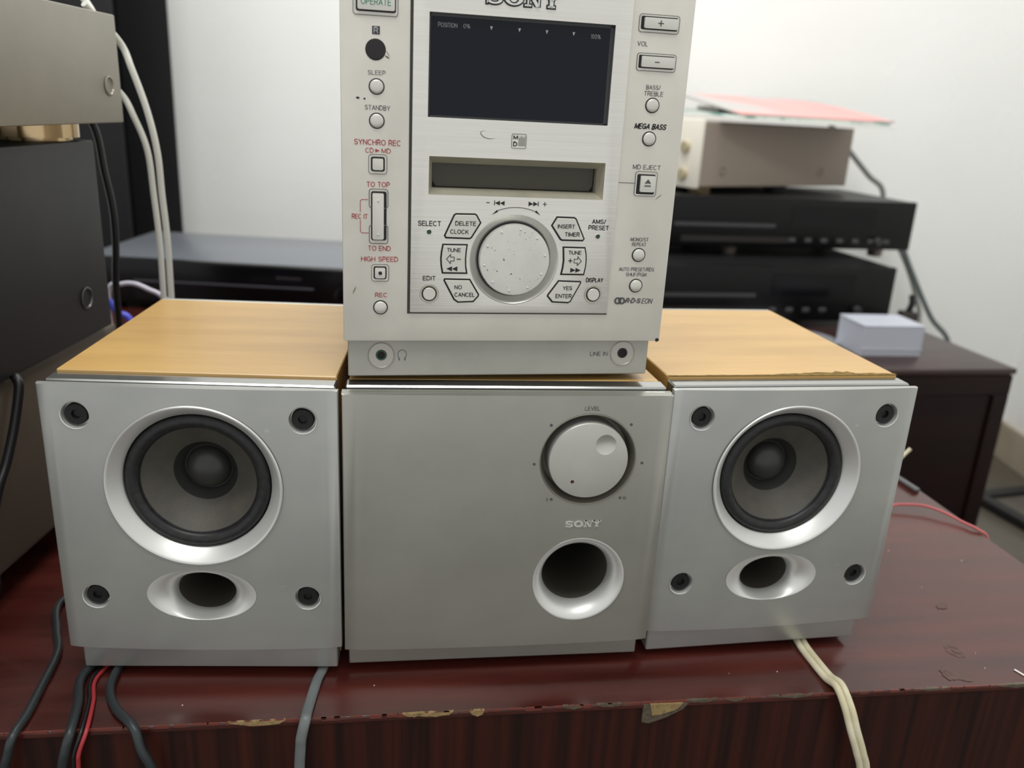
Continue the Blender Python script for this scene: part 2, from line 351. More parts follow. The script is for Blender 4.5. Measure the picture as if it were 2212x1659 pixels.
# dried stains left on the table top
STAIN = mat('dried_stain', (66, 46, 42), .55, c2=(84, 60, 54), scale=(200, 200, 200))
NB = [0]
def blob(cx, cy, rx, ry, rot, n=18, inner=None):
    bm = new(); o_, i_ = [], []; NB[0] += 1; hz = OZ+ZT+.0001+.00006*NB[0]
    for k in range(n):
        a = 2*math.pi*k/n; q = 1+random.uniform(-.18, .18)
        x, y = rx*q*math.cos(a), ry*q*math.sin(a); o_.append((cx+x*math.cos(rot)-y*math.sin(rot), cy+x*math.sin(rot)+y*math.cos(rot)))
        x, y = x*(inner or .5), y*(inner or .5); i_.append((cx+x*math.cos(rot)-y*math.sin(rot), cy+x*math.sin(rot)+y*math.cos(rot)))
    A = [bm.verts.new((*p, hz)) for p in o_]; B = [bm.verts.new((*p, hz)) for p in i_]
    for k in range(n): bm.faces.new((A[k], A[(k+1) % n], B[(k+1) % n], B[k]))
    if not inner: bm.faces.new(B)
    finish('stain', bm, STAIN, T, 0)
q = tl(.3157, .4981); blob(q[0], q[1], .0055, .0075, .3, inner=.6); blob(q[0]+.001, q[1], .0022, .003, .3)
q = tl(.304, .4705); blob(q[0], q[1], .0085, .0045, -.5); q = tl(.2985, .4725); blob(q[0], q[1], .004, .007, -.2, inner=.45)
q = tl(.334, .555); blob(q[0], q[1], .006, .003, .4)

# ------------------------------------------------------------------ loudspeakers
def baffle_poly(hw, bulge, back, n=24):
    p = [(-hw+2*hw*i/n, -bulge*(1-(-1+2*i/n)**2)) for i in range(n+1)]
    return p+[(hw, back), (-hw, back)]
def solid_cyl(cx, cz, r, y0, y1, seg=64, sx=1, sz=1):
    bm = new(); lathe(bm, [(0, y0), (r, y0), (r, y1), (0, y1)], cx, cz, seg, sx, sz); return bm
def baffle(name, hw, zb, zt, bulge, back, mt, parent, cutters):
    bm = new(); poly = baffle_poly(hw, bulge, back)
    a = [bm.verts.new((x, y, zb)) for x, y in poly]; b = [bm.verts.new((x, y, zt)) for x, y in poly]; n = len(poly)
    bm.faces.new(a[::-1]); bm.faces.new(b)
    for i in range(n): bm.faces.new((a[i], a[(i+1) % n], b[(i+1) % n], b[i]))
    es = [e for e in bm.edges if all(v.co.y < back-1e-5 for v in e.verts)]
    es = [e for e in es if abs(e.verts[0].co.z-e.verts[1].co.z) < 1e-6 or abs(abs(e.verts[0].co.x)-hw) < 1e-6]
    bmesh.ops.bevel(bm, geom=es, offset=.0011, segments=2, profile=.5, affect='EDGES')
    o = finish(name, bm, mt, parent); cut(o, cutters); return o
def screw(parent, cx, cz, y):
    bm = new(); lathe(bm, [(8.0*mm, y-.0003), (7.5*mm, y-.0001), (7.2*mm, y+.0048), (0, y+.0049)], cx, cz, 32); s = finish('screw_recess', bm, CHROME, parent)
    bm = new(); lathe(bm, [(6.3*mm, y+.0048), (6.3*mm, y+.0022), (5.7*mm, y+.0016), (2.6*mm, y+.0016), (2.3*mm, y+.0034), (0, y+.0034)], cx, cz, 28); finish('bolt', bm, BLACK, s)
    return s
def make_speaker(label, loc, yaw, b0, b1):
    R = thing('bookshelf_speaker', label, 'speaker', (loc[0], loc[1], ZT), yaw, 'pair of satellite loudspeakers')
    Z = -ZT; hw = .0800; ww = .0770; zb, zt, zw = .0187+Z, .1843+Z, .1864+Z; bl = .0030
    bm = new(); bx(bm, -ww, ww, .0188, .1940, .002+Z, zw, .0006); finish('cabinet', bm, BEECH, R)
    bm = new(); bx(bm, -ww, ww, .1940, .1985, .002+Z, zw, .001); finish('back_panel', bm, SILVER, R)
    bm = new(); bx(bm, -ww+b0, ww-b1, .0057, .0188, Z, zb+.0019, .0008); finish('plinth', bm, SILVER, R)
    bm = new(); bx(bm, -.0778, .0778, .0057, .0187, zb+.002, zt+.0006, .0009); finish('front_frame', bm, FRAME, R)
    bm = new(); bx(bm, -.074, .074, .0033, .0056, zb+.004, zt-.003); finish('gasket', bm, BLACK, R)
    C = [solid_cyl(0, .1254+Z, .0478, -.02, .05), solid_cyl(0, .0565+Z, .0311, -.02, .05, 64, 1, .0171/.0311)]
    for sx in (-1, 1):
        for sz in (.1668, .0542): C.append(solid_cyl(sx*.0606, sz+Z, .0076, -.02, .05, 32))
    bf = baffle('baffle', hw, zb, zt, bl, .0032, SILVER, R, C)
    # the frame opens behind the driver
    cz = .1254+Z
    bm = new(); lathe(bm, [(.0490, -bl-.0001), (.0484, -bl-.0007), (.0478, -bl-.0007), (.0470, -bl-.0002), (.0417, .0042), (.0414, .0046), (.0414, .0088)], 0, cz, 96); finish('trim_ring', bm, CHROME, R)
    bm = new(); lathe(bm, [(.0415, .0072), (.0411, .0064)]+[(.0369+.0040*math.cos(a), .0066-.0034*math.sin(a)) for a in [math.pi*i/12 for i in range(13)]]+[(.0324, .0072)], 0, cz, 96)
    drv = finish('surround', bm, RUBBER, R)
    bm = new(); lathe(bm, [(.0326, .0071), (.0320, .0078), (.026, .0138), (.0205, .0188), (.0184, .0208)], 0, cz, 72); cn = finish('cone', bm, CONE, R)
    bm = new(); lathe(bm, [(.0185, .0207), (.0165, .0242), (.0140, .0278), (.0120, .0284)], 0, cz, 64); finish('cone_neck', bm, mat('cone_neck', (42, 42, 40), .55), cn)
    bm = new(); lathe(bm, [(.0128, .0284)]+[(.0128*math.cos(a), .0268-.0085*math.sin(a)) for a in [math.pi/2*i/9 for i in range(10)]], 0, cz, 48); finish('dust_cap', bm, CAP, R)
    # bass port: oval mouth lofted into a round tube
    bm = new(); pz = .0565+Z; rings = []
    for t in range(9):
        f = t/8; g = math.sin(f*math.pi/2); rx = .0313+(.0170-.0313)*g; rz = .0173+(.0137-.0173)*g; dz = -.0026*g
        y = -bl*(1-(rx/.08)**2*.5)-.0001+.0125*(1-math.cos(f*math.pi/2)); rings.append((rx, rz, y, dz))
    prev = None
    for rx, rz, y, dz in rings:
        cur = [bm.verts.new((rx*math.cos(2*math.pi*i/64), y, pz+dz+rz*math.sin(2*math.pi*i/64))) for i in range(64)]
        if prev:
            for i in range(64): bm.faces.new((prev[i], cur[i], cur[(i+1) % 64], prev[(i+1) % 64]))
        prev = cur
    pf = finish('port_flare', bm, CHROME, R)
    bm = new(); lathe(bm, [(.0170, rings[-1][2]), (.0168, .09), (0, .09)], 0, pz-.0026, 64, 1, .0137/.0170); finish('port_tube', bm, PORT, pf)
    for sx in (-1, 1):
        for sz in (.1668, .0542): screw(R, sx*.0606, sz+Z, -bl*(1-(.0606/.08)**2))
    for sx in (-.06, .06):
        for sy in (.03, .18):
            bm = new(); lathe(bm, [(0, 0), (.006, 0), (.006, Z+.0021), (0, Z+.0021)], sx, 0, 20, axis='z', cy=sy); finish('foot', bm, BLACK, R)
    # openings through the frame, the wood front is hollow behind driver and port
    for part in list(R.children):
        if part.name.split('.')[0] in ('front_frame', 'cabinet', 'gasket'):
            cut(part, [solid_cyl(0, cz, .0415 if part.name.startswith('cab') else .0476, -.01, .06), solid_cyl(0, pz-.0028, .0175, -.01, .10, 48) if part.name.startswith('cab') else solid_cyl(0, pz, .0312, -.01, .10, 64, 1, .0172/.0312)]+([solid_cyl(sx*.0606, sz+Z, .0078, -.01, .012, 24) for sx in (-1, 1) for sz in (.1668, .0542)] if not part.name.startswith('cab') else []))
    return R
LS = make_speaker('silver-fronted speaker with clean beech top, beside the beige and charcoal amplifier stack', (-.17508, .42759), .07909, .0015, .0005)
RS = make_speaker('silver-fronted speaker with frayed beech veneer edge, cream cable emerging beneath it', (.17389, .48262), .19149, .0005, .0040)
# frayed veneer along the front of the right speaker's wood
bm = new(); n = 40; pts = [(-.077+.154*i/n, .0188+max(0., (.0016+.0085*(max(0, (i/n-.45))/.55)**.8*(1.15-i/n if i/n > .8 else 1)*1.0))*(.75+.5*random.random())) for i in range(n+1)]
A = [bm.verts.new((x, .0186, .1864+.005+.0003)) for x, y in pts]; B = [bm.verts.new((x, y, .1864+.005+.0003)) for x, y in pts]
for i in range(n): bm.faces.new((A[i], A[i+1], B[i+1], B[i]))
finish('frayed_edge', bm, CHIPWOOD, RS)

# ------------------------------------------------------------------ subwoofer
SUB = thing('subwoofer', 'wide silver bass box with a round level knob, under the stereo unit', 'subwoofer', (.00064, .45057, ZT), .14748)
Z = -ZT; hw = .0957; zb, zt, zw = .0149+Z, .1816+Z, .1836+Z; bl = .0018
bm = new(); prismz(bm, [(-.0925, .0216), (.0925, .0216), (.082, .26), (-.0765, .26)], .002+Z, zw, .0005); wb = finish('cabinet', bm, BEECH, SUB)
bm = new(); bx(bm, -.0935, .0915, .0069, .0215, Z, zb-.0002, .0006); finish('plinth', bm, SILVER_SUB, SUB)
bm = new(); bx(bm, -.0940, .0940, .0096, .0215, zb+.002, zw-.0002, .0009); ff = finish('front_frame', bm, FRAME, SUB)
bm = new(); bx(bm, -.092, .092, .0087, .0095, zb+.002, zt-.001); gk = finish('gasket', bm, BLACK, SUB)
kc = (.0467, .1419+Z); pc = (.0470, .0612+Z)
bf = baffle('baffle', hw, zb, zt, bl, .0086, SILVER_SUB, SUB, [solid_cyl(*kc, .0284, -.02, .05, 80), solid_cyl(*pc, .0286, -.02, .05, 80)])
for part in (ff, wb, gk): cut(part, [solid_cyl(*kc, .0290, -.01, .03, 64), solid_cyl(*pc, .0225, -.01, .12, 64)])
fy = lambda u: -bl*(1-(u/hw)**2)
y0 = fy(.0467)
bm = new(); lathe(bm, [(.0290, y0-.0004), (.0286, y0-.0007), (.0282, y0-.0004), (.0262, y0+.006), (.0262, y0+.012), (0, y0+.012)], *kc, 96); kr = finish('knob_recess', bm, mat('recess_shaded_silver', (120, 118, 108), .4, .4), SUB)  # same silver as the box, darkened in colour for the shade inside the recess
bm = new(); lathe(bm, [(0, y0+.0115), (.0238, y0+.0115), (.0238, y0-.0016), (.0234, y0-.0022), (.020, y0-.0026), (.010, y0-.0030), (0, y0-.0031)], *kc, 96)
kn = finish('level_knob', bm, mat('knob_silver', (186, 186, 180), .36, .5, c2=(192, 192, 186), scale=(60, 60, 60)), SUB)
sp = new(); bmesh.ops.create_uvsphere(sp, u_segments=40, v_segments=24, radius=.012, matrix=Matrix.Translation((.0563, y0-.0027-.0103, .1527+Z)))
cut(kn, [sp, solid_cyl(.0378, .1288+Z, .0012, -.02, y0+.004, 20)])
bm = new(); lathe(bm, [(.00118, y0+.0005), (0, y0+.0005)], .0378, .1288+Z, 20); finish('indicator_lamp', bm, REDLED, kn)
y1 = fy(.047)
bm = new(); lathe(bm, [(.0290, y1-.0002), (.0284, y1-.0003)]+[(.0284-.0072*math.sin(a), y1-.0003+.0105*(1-math.cos(a))+.002*math.sin(a)) for a in [math.pi/2*i/10 for i in range(1, 11)]], *pc, 96); pf = finish('port_flare', bm, CHROME, SUB)
bm = new(); lathe(bm, [(.0212, y1+.0122), (.0210, .11), (0, .11)], *pc, 64); finish('port_tube', bm, PORT, pf)
def sdisc(u, z, r, y, mt, parent, name, th=.00025):
    bm = new(); lathe(bm, [(0, y-th), (r, y-th), (r, y+.0003)], u, z, 20); return finish(name, bm, mt, parent, 30)
for u, z in ((.0233, .1638), (.0711, .1638), (.0147, .1394), (.0801, .1392), (.0264, .1165), (.0686, .1166)):
    sdisc(u, z+Z, .00085, fy(u), GREYINK, bf, 'scale_dot')
yl = lambda u: fy(u)-.0002
text(bf, 'LEVEL', .0424, .0514, .1740+Z, .0025, yl(.047), GREYINK)
text(bf, '0', .0233, .0244, .1164+Z, .0022, yl(.024), GREYINK); text(bf, '10', .0703, .0724, .1164+Z, .0022, yl(.0715), GREYINK)
bm = new(); slab_word(bm, .0360, .0578, .0998+Z, .0040, y1-.0007, y1+.0006); finish('wordmark', bm, CHROME, bf, 30)
for sx in (-.07, .07):
    for sy in (.03, .24):
        bm = new(); lathe(bm, [(0, 0), (.007, 0), (.007, Z+.0021), (0, Z+.0021)], sx, 0, 20, axis='z', cy=sy); finish('foot', bm, BLACK, SUB)

# ------------------------------------------------------------------ the stereo unit on top of the subwoofer
UZ = .1836; ZTOP = .4300
U = thing('minidisc_stereo', 'silver compact stereo unit with dark display and round dial, standing on the subwoofer', 'stereo', (-.00403, .46488, UZ), .19895)
def z_(v): return v*mm-UZ
bm = new(); bx(bm, -.0885, .0860, .0120, .232, z_(209), ZTOP-UZ-.001, .001); finish('chassis', bm, SILVER_UNIT, U)
bm = new(); bx(bm, -.0921, .0921, 0, .012, z_(209.1), ZTOP-UZ, .0008, 2); fp = finish('faceplate', bm, SILVER_UNIT, U)
bm = new(); bx(bm, -.0899, .0868, .0035, .20, z_(187.6), z_(209.0), .0006); bs = finish('plinth', bm, mat('plinth_shaded_silver', (158, 157, 149), .42, .35, c2=(164, 163, 155), scale=(40, 40, 40)), U)  # silver toned down: shade below the faceplate overhang is put into the colour
for sx in (-.065, .065):
    for sy in (.045, .17):
        bm = new(); lathe(bm, [(0, 0), (.009, 0), (.0095, z_(188.0)), (0, z_(188.0))], sx, 0, 24, axis='z', cy=sy); finish('foot', bm, BLACK, U)
PV = -.0015                                  # face of the centre panel
bm = new(); bx(bm, -.0574, .0578, -.0004, .004, z_(225.2), ZTOP-UZ-.003); finish('panel_seam', bm, mat('seam_dark', (52, 50, 46), .5), U)
bm = new(); bx(bm, -.0560, .0578, PV, .006, z_(226.0), ZTOP-UZ-.0035, .0005, 2); cp = finish('centre_panel', bm, BRUSHED, U)
def pcut(x0, x1, z0, z1, r=.0004): 
    bm = new(); prism(bm, rrect(x0*mm, x1*mm, z_(z0), z_(z1), r), -.02, .05); return bm
DC = (.0013, z_(256.4))
holes = [pcut(-48.0, 48.8, 329.8, 379.9), pcut(-46.9, 49.4, 290.5, 310.3), solid_cyl(*DC, .0248, -.02, .05, 96)]
def rep(h): return [pcut(-48.0, 48.8, 329.8, 379.9), pcut(-46.9, 49.4, 290.5, 310.3), solid_cyl(*DC, .0248, -.02, .05, 96)]
cut(cp, rep(0)); cut(fp, rep(0)); cut(bpy.data.objects['panel_seam'], rep(0)); cut(bpy.data.objects['chassis'], rep(0))
# display
bm = new(); bx(bm, -.0480, .0488, .0004, .006, z_(329.8), z_(379.9)); ds = finish('display', bm, GLASS, U, 30)
bm = new()
x0, x1, q0, q1 = -.0480, .0488, z_(329.8), z_(379.9)
for a_ in ((x0, x1, q1-.0016, q1), (x0, x1, q0, q0+.0010), (x0, x0+.0009, q0, q1), (x1-.0022, x1, q0, q1)): bx(bm, a_[0], a_[1], .0002, .0006, a_[2], a_[3])
finish('display_mask', bm, mat('display_mask', (44, 47, 48), .35), ds)
for s, u0, u1, zc, h in [('POSITION', -43.5, -33.7, 374.4, 2.2), ('0%', -30.7, -27.2, 374.5, 2.1), ('100%', 36.2, 41.6, 373.8, 2.2)]:
    text(ds, s, u0*mm, u1*mm, z_(zc), h*mm, .0003, mat('display_print', (120, 122, 124), .5))
for u in (-16.3, -1.7, 12.7, 27.0):
    bm = new(); prism(bm, [((u-.7)*mm, z_(375.2)), ((u+.7)*mm, z_(375.2)), (u*mm, z_(373.4))], .0002, .0005); finish('display_tick', bm, PALEINK, ds, 0)
# wordmark above the display
bm = new(); slab_word(bm, -.0199, .0177, z_(389.0), .0070, PV-.0003, PV+.0005, .0006); wm = finish('wordmark_outline', bm, INK, cp, 30)
bm = new(); slab_word(bm, -.0199, .0177, z_(389.0), .0070, PV-.0009, PV, -.0001); finish('wordmark', bm, CHROME, wm, 30)
# disc slot
bm = new()
def loft(bm, A, ya, B, yb):
    a = [bm.verts.new((x*mm, ya, z_(z))) for x, z in A]; b = [bm.verts.new((x*mm, yb, z_(z))) for x, z in B]
    for i in range(len(A)): bm.faces.new((a[i], b[i], b[(i+1) % len(A)], a[(i+1) % len(A)]))
R4 = lambda a, b, c, d: [(a, c), (b, c), (b, d), (a, d)]
loft(bm, R4(-46.9, 49.4, 290.5, 310.3), PV, R4(-44.6, 46.8, 293.5, 306.6), .0055); 
loft(bm, R4(-44.6, 46.8, 293.5, 306.6), .0055, R4(-44.6, 46.8, 293.5, 306.6), .0125); sl = finish('disc_slot', bm, mat('slot_silver', (176, 172, 154), .4, .4, c2=(190, 186, 168), scale=(60, 60, 60)), U, 20)
bm = new(); prism(bm, [(-44.0*mm, z_(306.6)), (-44.0*mm, z_(297)), (-42*mm, z_(294)), (44*mm, z_(294)), (46*mm, z_(297)), (46*mm, z_(306.6))], .0095, .0120); finish('slot_door', bm, SMOKE, sl, 20)
bm = new(); bx(bm, -.0446, .0468, .0121, .0125, z_(293.4), z_(306.7)); finish('slot_back', bm, BLACK, sl)
# dial
bm = new(); lathe(bm, [(.0252, PV-.00005), (.0248, PV-.0002), (.0244, PV+.0001), (.0232, PV+.0014), (.0215, PV+.0026), (.0206, PV+.0030), (.0206, .010), (0, .010)], *DC, 96); db = finish('dial_bowl', bm, mat('bowl_silver', (200, 200, 195), .35, .7), U)
bm = new(); lathe(bm, [(.0206, PV+.0029), (.0206, PV+.0022), (.0196, PV+.0022)], *DC, 96); finish('dial_gap', bm, BLACK, db)
bm = new(); lathe(bm, [(.0198, .0095), (.0198, PV-.0012), (.0194, PV-.0019), (.0185, PV-.0020), (.010, PV-.0022), (0, PV-.0023)], *DC, 96); dl = finish('dial', bm, DIAL, U)
for k in range(10):
    a = math.radians(82-36*k)
    bm = new(); lathe(bm, [(.00075, 0), (.00053, -.0005), (0, -.00075)], DC[0]+.0172*math.cos(a), DC[1]+.0172*math.sin(a), 14)
    for v in bm.verts: v.co.y += PV-.00198
    finish('dial_dot', bm, CHROME, dl)
# buttons ---------------------------------------------------------
CAPM = mat('button_silver', (206, 205, 197), .36, .4)
def round_button(u, z, r, y, parent, dome=True, rim=1.16, name='round_button', flare=0):
    u, z, r = u*mm, z_(z), r*mm
    bm = new()
    if dome: lathe(bm, [(r, y+.002), (r, y-.0006)]+[(r*math.cos(a), y-.0006-.0009*math.sin(a)) for a in [math.pi/2*i/6 for i in range(1, 7)]], u, z, 36)
    else: lathe(bm, [(r, y+.002), (r, y-.0008), (r*.93, y-.0011), (0, y-.0011)], u, z, 36)
    o = finish(name, bm, CAPM, parent)
    bm = new(); lathe(bm, [(r*rim, y+.0005), (r*rim, y-.00025), (r*.98, y-.00025)], u, z, 36); finish('button_gap', bm, BLACK, o)
    if flare:
        bm = new(); lathe(bm, [(r*flare, y-.0001), (r*(flare-.04), y-.0003), (r*rim, y-.0002)], u, z, 40); finish('button_rim', bm, mat('rim_silver', (176, 175, 160), .35, .6), o)
    return o
for u, z in ((-74.1, 343.2), (-74.0, 326.6), (-72.0, 228.5), (73.3, 341.4), (73.3, 324.0), (73.8, 260.2), (73.9, 242.4)): round_button(u, z, 3.45, 0, fp)
for u, z in ((-45.5, 236.8), (48.3, 237.3)): round_button(u, z, 3.5, PV, cp, False, 1.2, 'flat_button', 1.52)
bm = new(); lathe(bm, [(.0051, .001), (.0051, -.0002), (.0047, -.0004), (.0025, -.0006), (0, -.0007)], -74.6*mm, z_(360.7), 40); finish('remote_sensor', bm, mat('sensor_window', (26, 20, 24), .12), fp)
OUTL = mat('outline_grey', (108, 106, 100), .45)
def frame_ring(bm, x0, x1, z0, z1, r, t, y):
    A, B = rrect(x0*mm, x1*mm, z_(z0), z_(z1), r*mm), rrect((x0+t)*mm, (x1-t)*mm, z_(z0+t), z_(z1-t), max(.1, r-t)*mm)
    a = [bm.verts.new((x, y, z)) for x, z in A]; b = [bm.verts.new((x, y, z)) for x, z in B]; n = len(A)
    a2 = [bm.verts.new((x, y+.0006, z)) for x, z in A]; b2_ = [bm.verts.new((x, y+.0006, z)) for x, z in B]
    for i in range(n):
        j = (i+1) % n; bm.faces.new((a[i], a[j], b[j], b[i])); bm.faces.new((a[i], a2[i], a2[j], a[j])); bm.faces.new((b[i], b[j], b2_[j], b2_[i]))
def rect_button(x0, x1, z0, z1, gl, gr, gt, gb, name='square_button', outer=None, proud=.0016, r=.6):
    bm = new(); prism(bm, rrect(x0*mm, x1*mm, z_(z0), z_(z1), r*mm), -proud, .001, .0003); o = finish(name, bm, CAPM, fp)
    bm = new(); prism(bm, rrect((x0-gl)*mm, (x1+gr)*mm, z_(z0-gb), z_(z1+gt), (r+.5)*mm), -.0002, .0005); finish('button_gap', bm, BLACK, o)
    if outer:
        bm = new(); frame_ring(bm, *outer, 1.6, .32, -.0004); finish('button_surround', bm, OUTL, o)
        bm = new(); frame_ring(bm, outer[0]+.3, outer[1]-.3, outer[2]+.3, outer[3]-.3, 1.4, .75, -.0003); finish('button_surround', bm, CAPM, o)
    return o
b = rect_button(-76.2, -70.7, 302.1, 307.9, .8, .8, .8, .8, outer=(-78.3, -68.7, 299.9, 310.0))
b = rect_button(-75.0, -69.5, 245.0, 250.6, .7, .7, .7, .7, outer=(-76.9, -67.5, 243.0, 252.4))
bm = new(); lathe(bm, [(0, -.0019), (.0010, -.0019), (.0010, -.001)], -72.2*mm, z_(247.8), 20); finish('button_mark', bm, INK, b)
b = rect_button(-76.3, -70.4, 266.0, 290.2, .7, 1.5, .9, .7, 'rocker_button', proud=.0022)
for z in (286.4, 268.7): sp = new(); lathe(sp, [(.0007, -.0021), (.0005, -.0026), (0, -.0028)], -73.3*mm, z_(z), 14); finish('rocker_dot', sp, CHROME, b)
bm = new()
for z0, z1, sgn in ((282.2, 292.4, 1), (263.4, 273.6, -1)):      # the two U-shaped surrounds
    A = rrect(-78.2*mm, -68.0*mm, z_(z0), z_(z1), .0016); B = rrect(-77.8*mm, -68.4*mm, z_(z0+.4 if sgn > 0 else z0+.4), z_(z1-.4), .0013)
    a = [bm.verts.new((x, -.0003, z)) for x, z in A]; c_ = [bm.verts.new((x, -.0003, z)) for x, z in B]; n = len(A)
    for i in range(n): bm.faces.new((a[i], a[(i+1) % n], c_[(i+1) % n], c_[i]))
finish('button_surround', bm, OUTL, b, 0)
b = rect_button(-83.4, -65.2, 378.8, 388.0, .8, .6, .6, .8, 'operate_button', outer=(-85.7, -63.5, 376.3, 390.0))
text(b, 'OPERATE', -.0818, -.0670, z_(382.6), .0032, -.00175, GREENINK)
b = rect_button(64.3, 82.9, 379.6, 384.9, 1.6, .3, .7, .6, 'volume_up_button', outer=(61.6, 84.0, 377.6, 386.6))
bm = new(); bx(bm, .0717, .0747, -.0018, -.0010, z_(382.05), z_(382.55)); bx(bm, .07295, .07345, -.0018, -.0010, z_(380.8), z_(383.8)); finish('button_mark', bm, GREYINK, b)
b = rect_button(64.6, 82.9, 360.6, 366.0, 1.6, .3, .7, .6, 'volume_down_button', outer=(62.2, 84.2, 358.6, 367.6))
bm = new(); bx(bm, .0719, .0745, -.0018, -.0010, z_(363.0), z_(363.5)); finish('button_mark', bm, GREYINK, b)
b = rect_button(70.4, 78.9, 295.6, 304.4, 2.0, .3, .7, 1.4, 'eject_button', outer=(67.5, 80.3, 293.2, 306.7))
bm = new(); prism(bm, [(.0727, z_(300.3)), (.0765, z_(300.3)), (.0746, z_(302.6))], -.0018, -.001); bx(bm, .0728, .0764, -.0018, -.001, z_(298.6), z_(299.3)); finish('button_mark', bm, GREYINK, b)
bm = new(); bx(bm, .0578, .0675, -.0002, .0004, z_(300.0), z_(300.35)); finish('leader_line', bm, OUTL, fp)
def poly_button(pts, name='polygon_button', grow=.62):
    c = Vector((sum(p[0] for p in pts)/len(pts), sum(p[1] for p in pts)/len(pts)))
    def off(d):
        out = []; n = len(pts)
        for i in range(n):
            p, a, b_ = Vector(pts[i]), Vector(pts[i-1]), Vector(pts[(i+1) % n])
            e1 = (p-a).normalized(); e2 = (b_-p).normalized(); n1 = Vector((e1.y, -e1.x)); n2 = Vector((e2.y, -e2.x))
            if n1.dot(p-c) < 0: n1 = -n1
            if n2.dot(p-c) < 0: n2 = -n2
            k = (n1+n2); k = k/max(.5, k.length_squared/2) if k.length > 1e-6 else n1
            q = p+k*d; out.append((q.x*mm, z_(q.y)))
        return out
    bm = new(); prism(bm, off(-grow), PV-.0010, PV+.001, .0003); o = finish(name, bm, CAPM, cp, 0)
    bm = new(); prism(bm, off(.25), PV-.0002, PV+.0006, .0002); finish('button_gap', bm, BLACK, o)
    return o
b1 = poly_button([(-31.9, 280.9), (-21.4, 281.0), (-20.5, 280.4), (-18.1, 276.3), (-23.0, 268.0), (-24.0, 267.4), (-37.1, 267.6), (-38.0, 268.9), (-33.0, 280.2)])
b2_ = poly_button([(-38.7, 264.3), (-25.1, 264.4), (-25.6, 260.1), (-25.8, 256.4), (-25.6, 252.5), (-24.8, 248.3), (-38.6, 248.3), (-39.4, 252.5), (-39.7, 256.4), (-39.4, 260.2)])
b3 = poly_button([(-37.3, 245.3), (-23.1, 245.2), (-17.8, 236.6), (-18.0, 235.6), (-20.8, 232.4), (-29.5, 232.0), (-31.8, 233.6), (-37.6, 244.2)])
b4 = poly_button([(24.0, 280.7), (34.1, 280.6), (35.2, 279.8), (40.6, 268.9), (39.8, 267.7), (27.6, 267.7), (26.6, 268.3), (21.2, 275.8)])
b5 = poly_button([(28.6, 264.2), (41.5, 264.1), (42.4, 260.2), (42.7, 256.4), (42.5, 252.5), (41.9, 248.5), (28.3, 248.5), (29.0, 252.4), (29.3, 256.4), (29.0, 260.2)])
b6 = poly_button([(27.3, 245.1), (40.4, 244.8), (40.6, 243.9), (35.2, 233.0), (33.8, 232.2), (24.4, 232.6), (21.4, 236.0), (21.5, 236.8)])
yb = PV-.0012
for b, L_ in ((b1, [('DELETE', -32.3, -20.9, 275.8, 2.4), ('CLOCK', -34.9, -24.8, 271.3, 2.4)]), (b2_, [('TUNE', -36.4, -28.8, 261.3, 2.2)]), (b3, [('NO', -31.7, -27.6, 240.8, 2.3), ('CANCEL', -31.6, -20.2, 236.6, 2.4)]),
              (b4, [('INSERT', 24.6, 34.5, 275.6, 2.3), ('TIMER', 28.9, 37.5, 271.3, 2.4)]), (b5, [('TUNE', 31.8, 39.3, 261.2, 2.2)]), (b6, [('YES', 30.0, 35.4, 241.0, 2.3), ('ENTER', 26.0, 35.5, 236.4, 2.4)])):
    for s, u0, u1, zc, h in L_: text(b, s, u0*mm, u1*mm, z_(zc), h*mm, yb, INK, .012)
def marks(parent, name, polys, y, mt):
    bm = new()
    for p in polys: prism(bm, [(x*mm, z_(z)) for x, z in p], y, y+.0003)
    return finish(name, bm, mt, parent, 0)
def tri(x, z, w_, h, d): return [(x, z-h/2), (x, z+h/2), (x+w_*d, z)] if d > 0 else [(x, z-h/2), (x-w_, z), (x, z+h/2)]
def rectp(x0, x1, z0, z1): return [(x0, z0), (x1, z0), (x1, z1), (x0, z1)]
def arrow_outline(x, z, d):
    P = [(0, 0), (2.2, 2.5), (2.2, 1.05), (4.2, 1.05), (4.2, -1.05), (2.2, -1.05), (2.2, -2.5)]
    P = [(x-d*a if d > 0 else x+a, z+b_) for a, b_ in P]; out = []
    for a, b_ in zip(P, P[1:]+P[:1]):
        v = Vector((b_[0]-a[0], b_[1]-a[1])); n = Vector((-v.y, v.x)).normalized()*.16; e = v.normalized()*.16
        out.append([(a[0]-e.x+n.x, a[1]-e.y+n.y), (b_[0]+e.x+n.x, b_[1]+e.y+n.y), (b_[0]+e.x-n.x, b_[1]+e.y-n.y), (a[0]-e.x-n.x, a[1]-e.y-n.y)])
    return out
marks(b2_, 'tune_symbols', arrow_outline(-36.5, 256.4, -1)+[rectp(-30.9, -28.6, 256.15, 256.6), tri(-33.4, 251.0, 3.0, 2.7, -1), tri(-30.4, 251.0, 3.0, 2.7, -1)], yb, INK)
marks(b5, 'tune_symbols', arrow_outline(39.6, 256.5, 1)+[rectp(32.0, 34.4, 256.4, 256.85), rectp(32.98, 33.42, 255.4, 257.85), tri(33.6, 251.3, 3.0, 2.7, 1), tri(36.6, 251.3, 3.0, 2.7, 1)], yb, INK)
arc = []
for i in range(16):
    a, b_ = [math.radians(113-46*(i+k)/16) for k in (0, 1)]
    arc.append([(1.3+r*math.cos(t), 255.9+r*math.sin(t)) for r, t in ((29.0, a), (29.0, b_), (29.3, b_), (29.3, a))])
arc += [[(-12.3, 280.8), (-9.6, 283.4), (-9.0, 282.4)], [(14.6, 281.2), (12.2, 283.8), (11.6, 282.7)]]
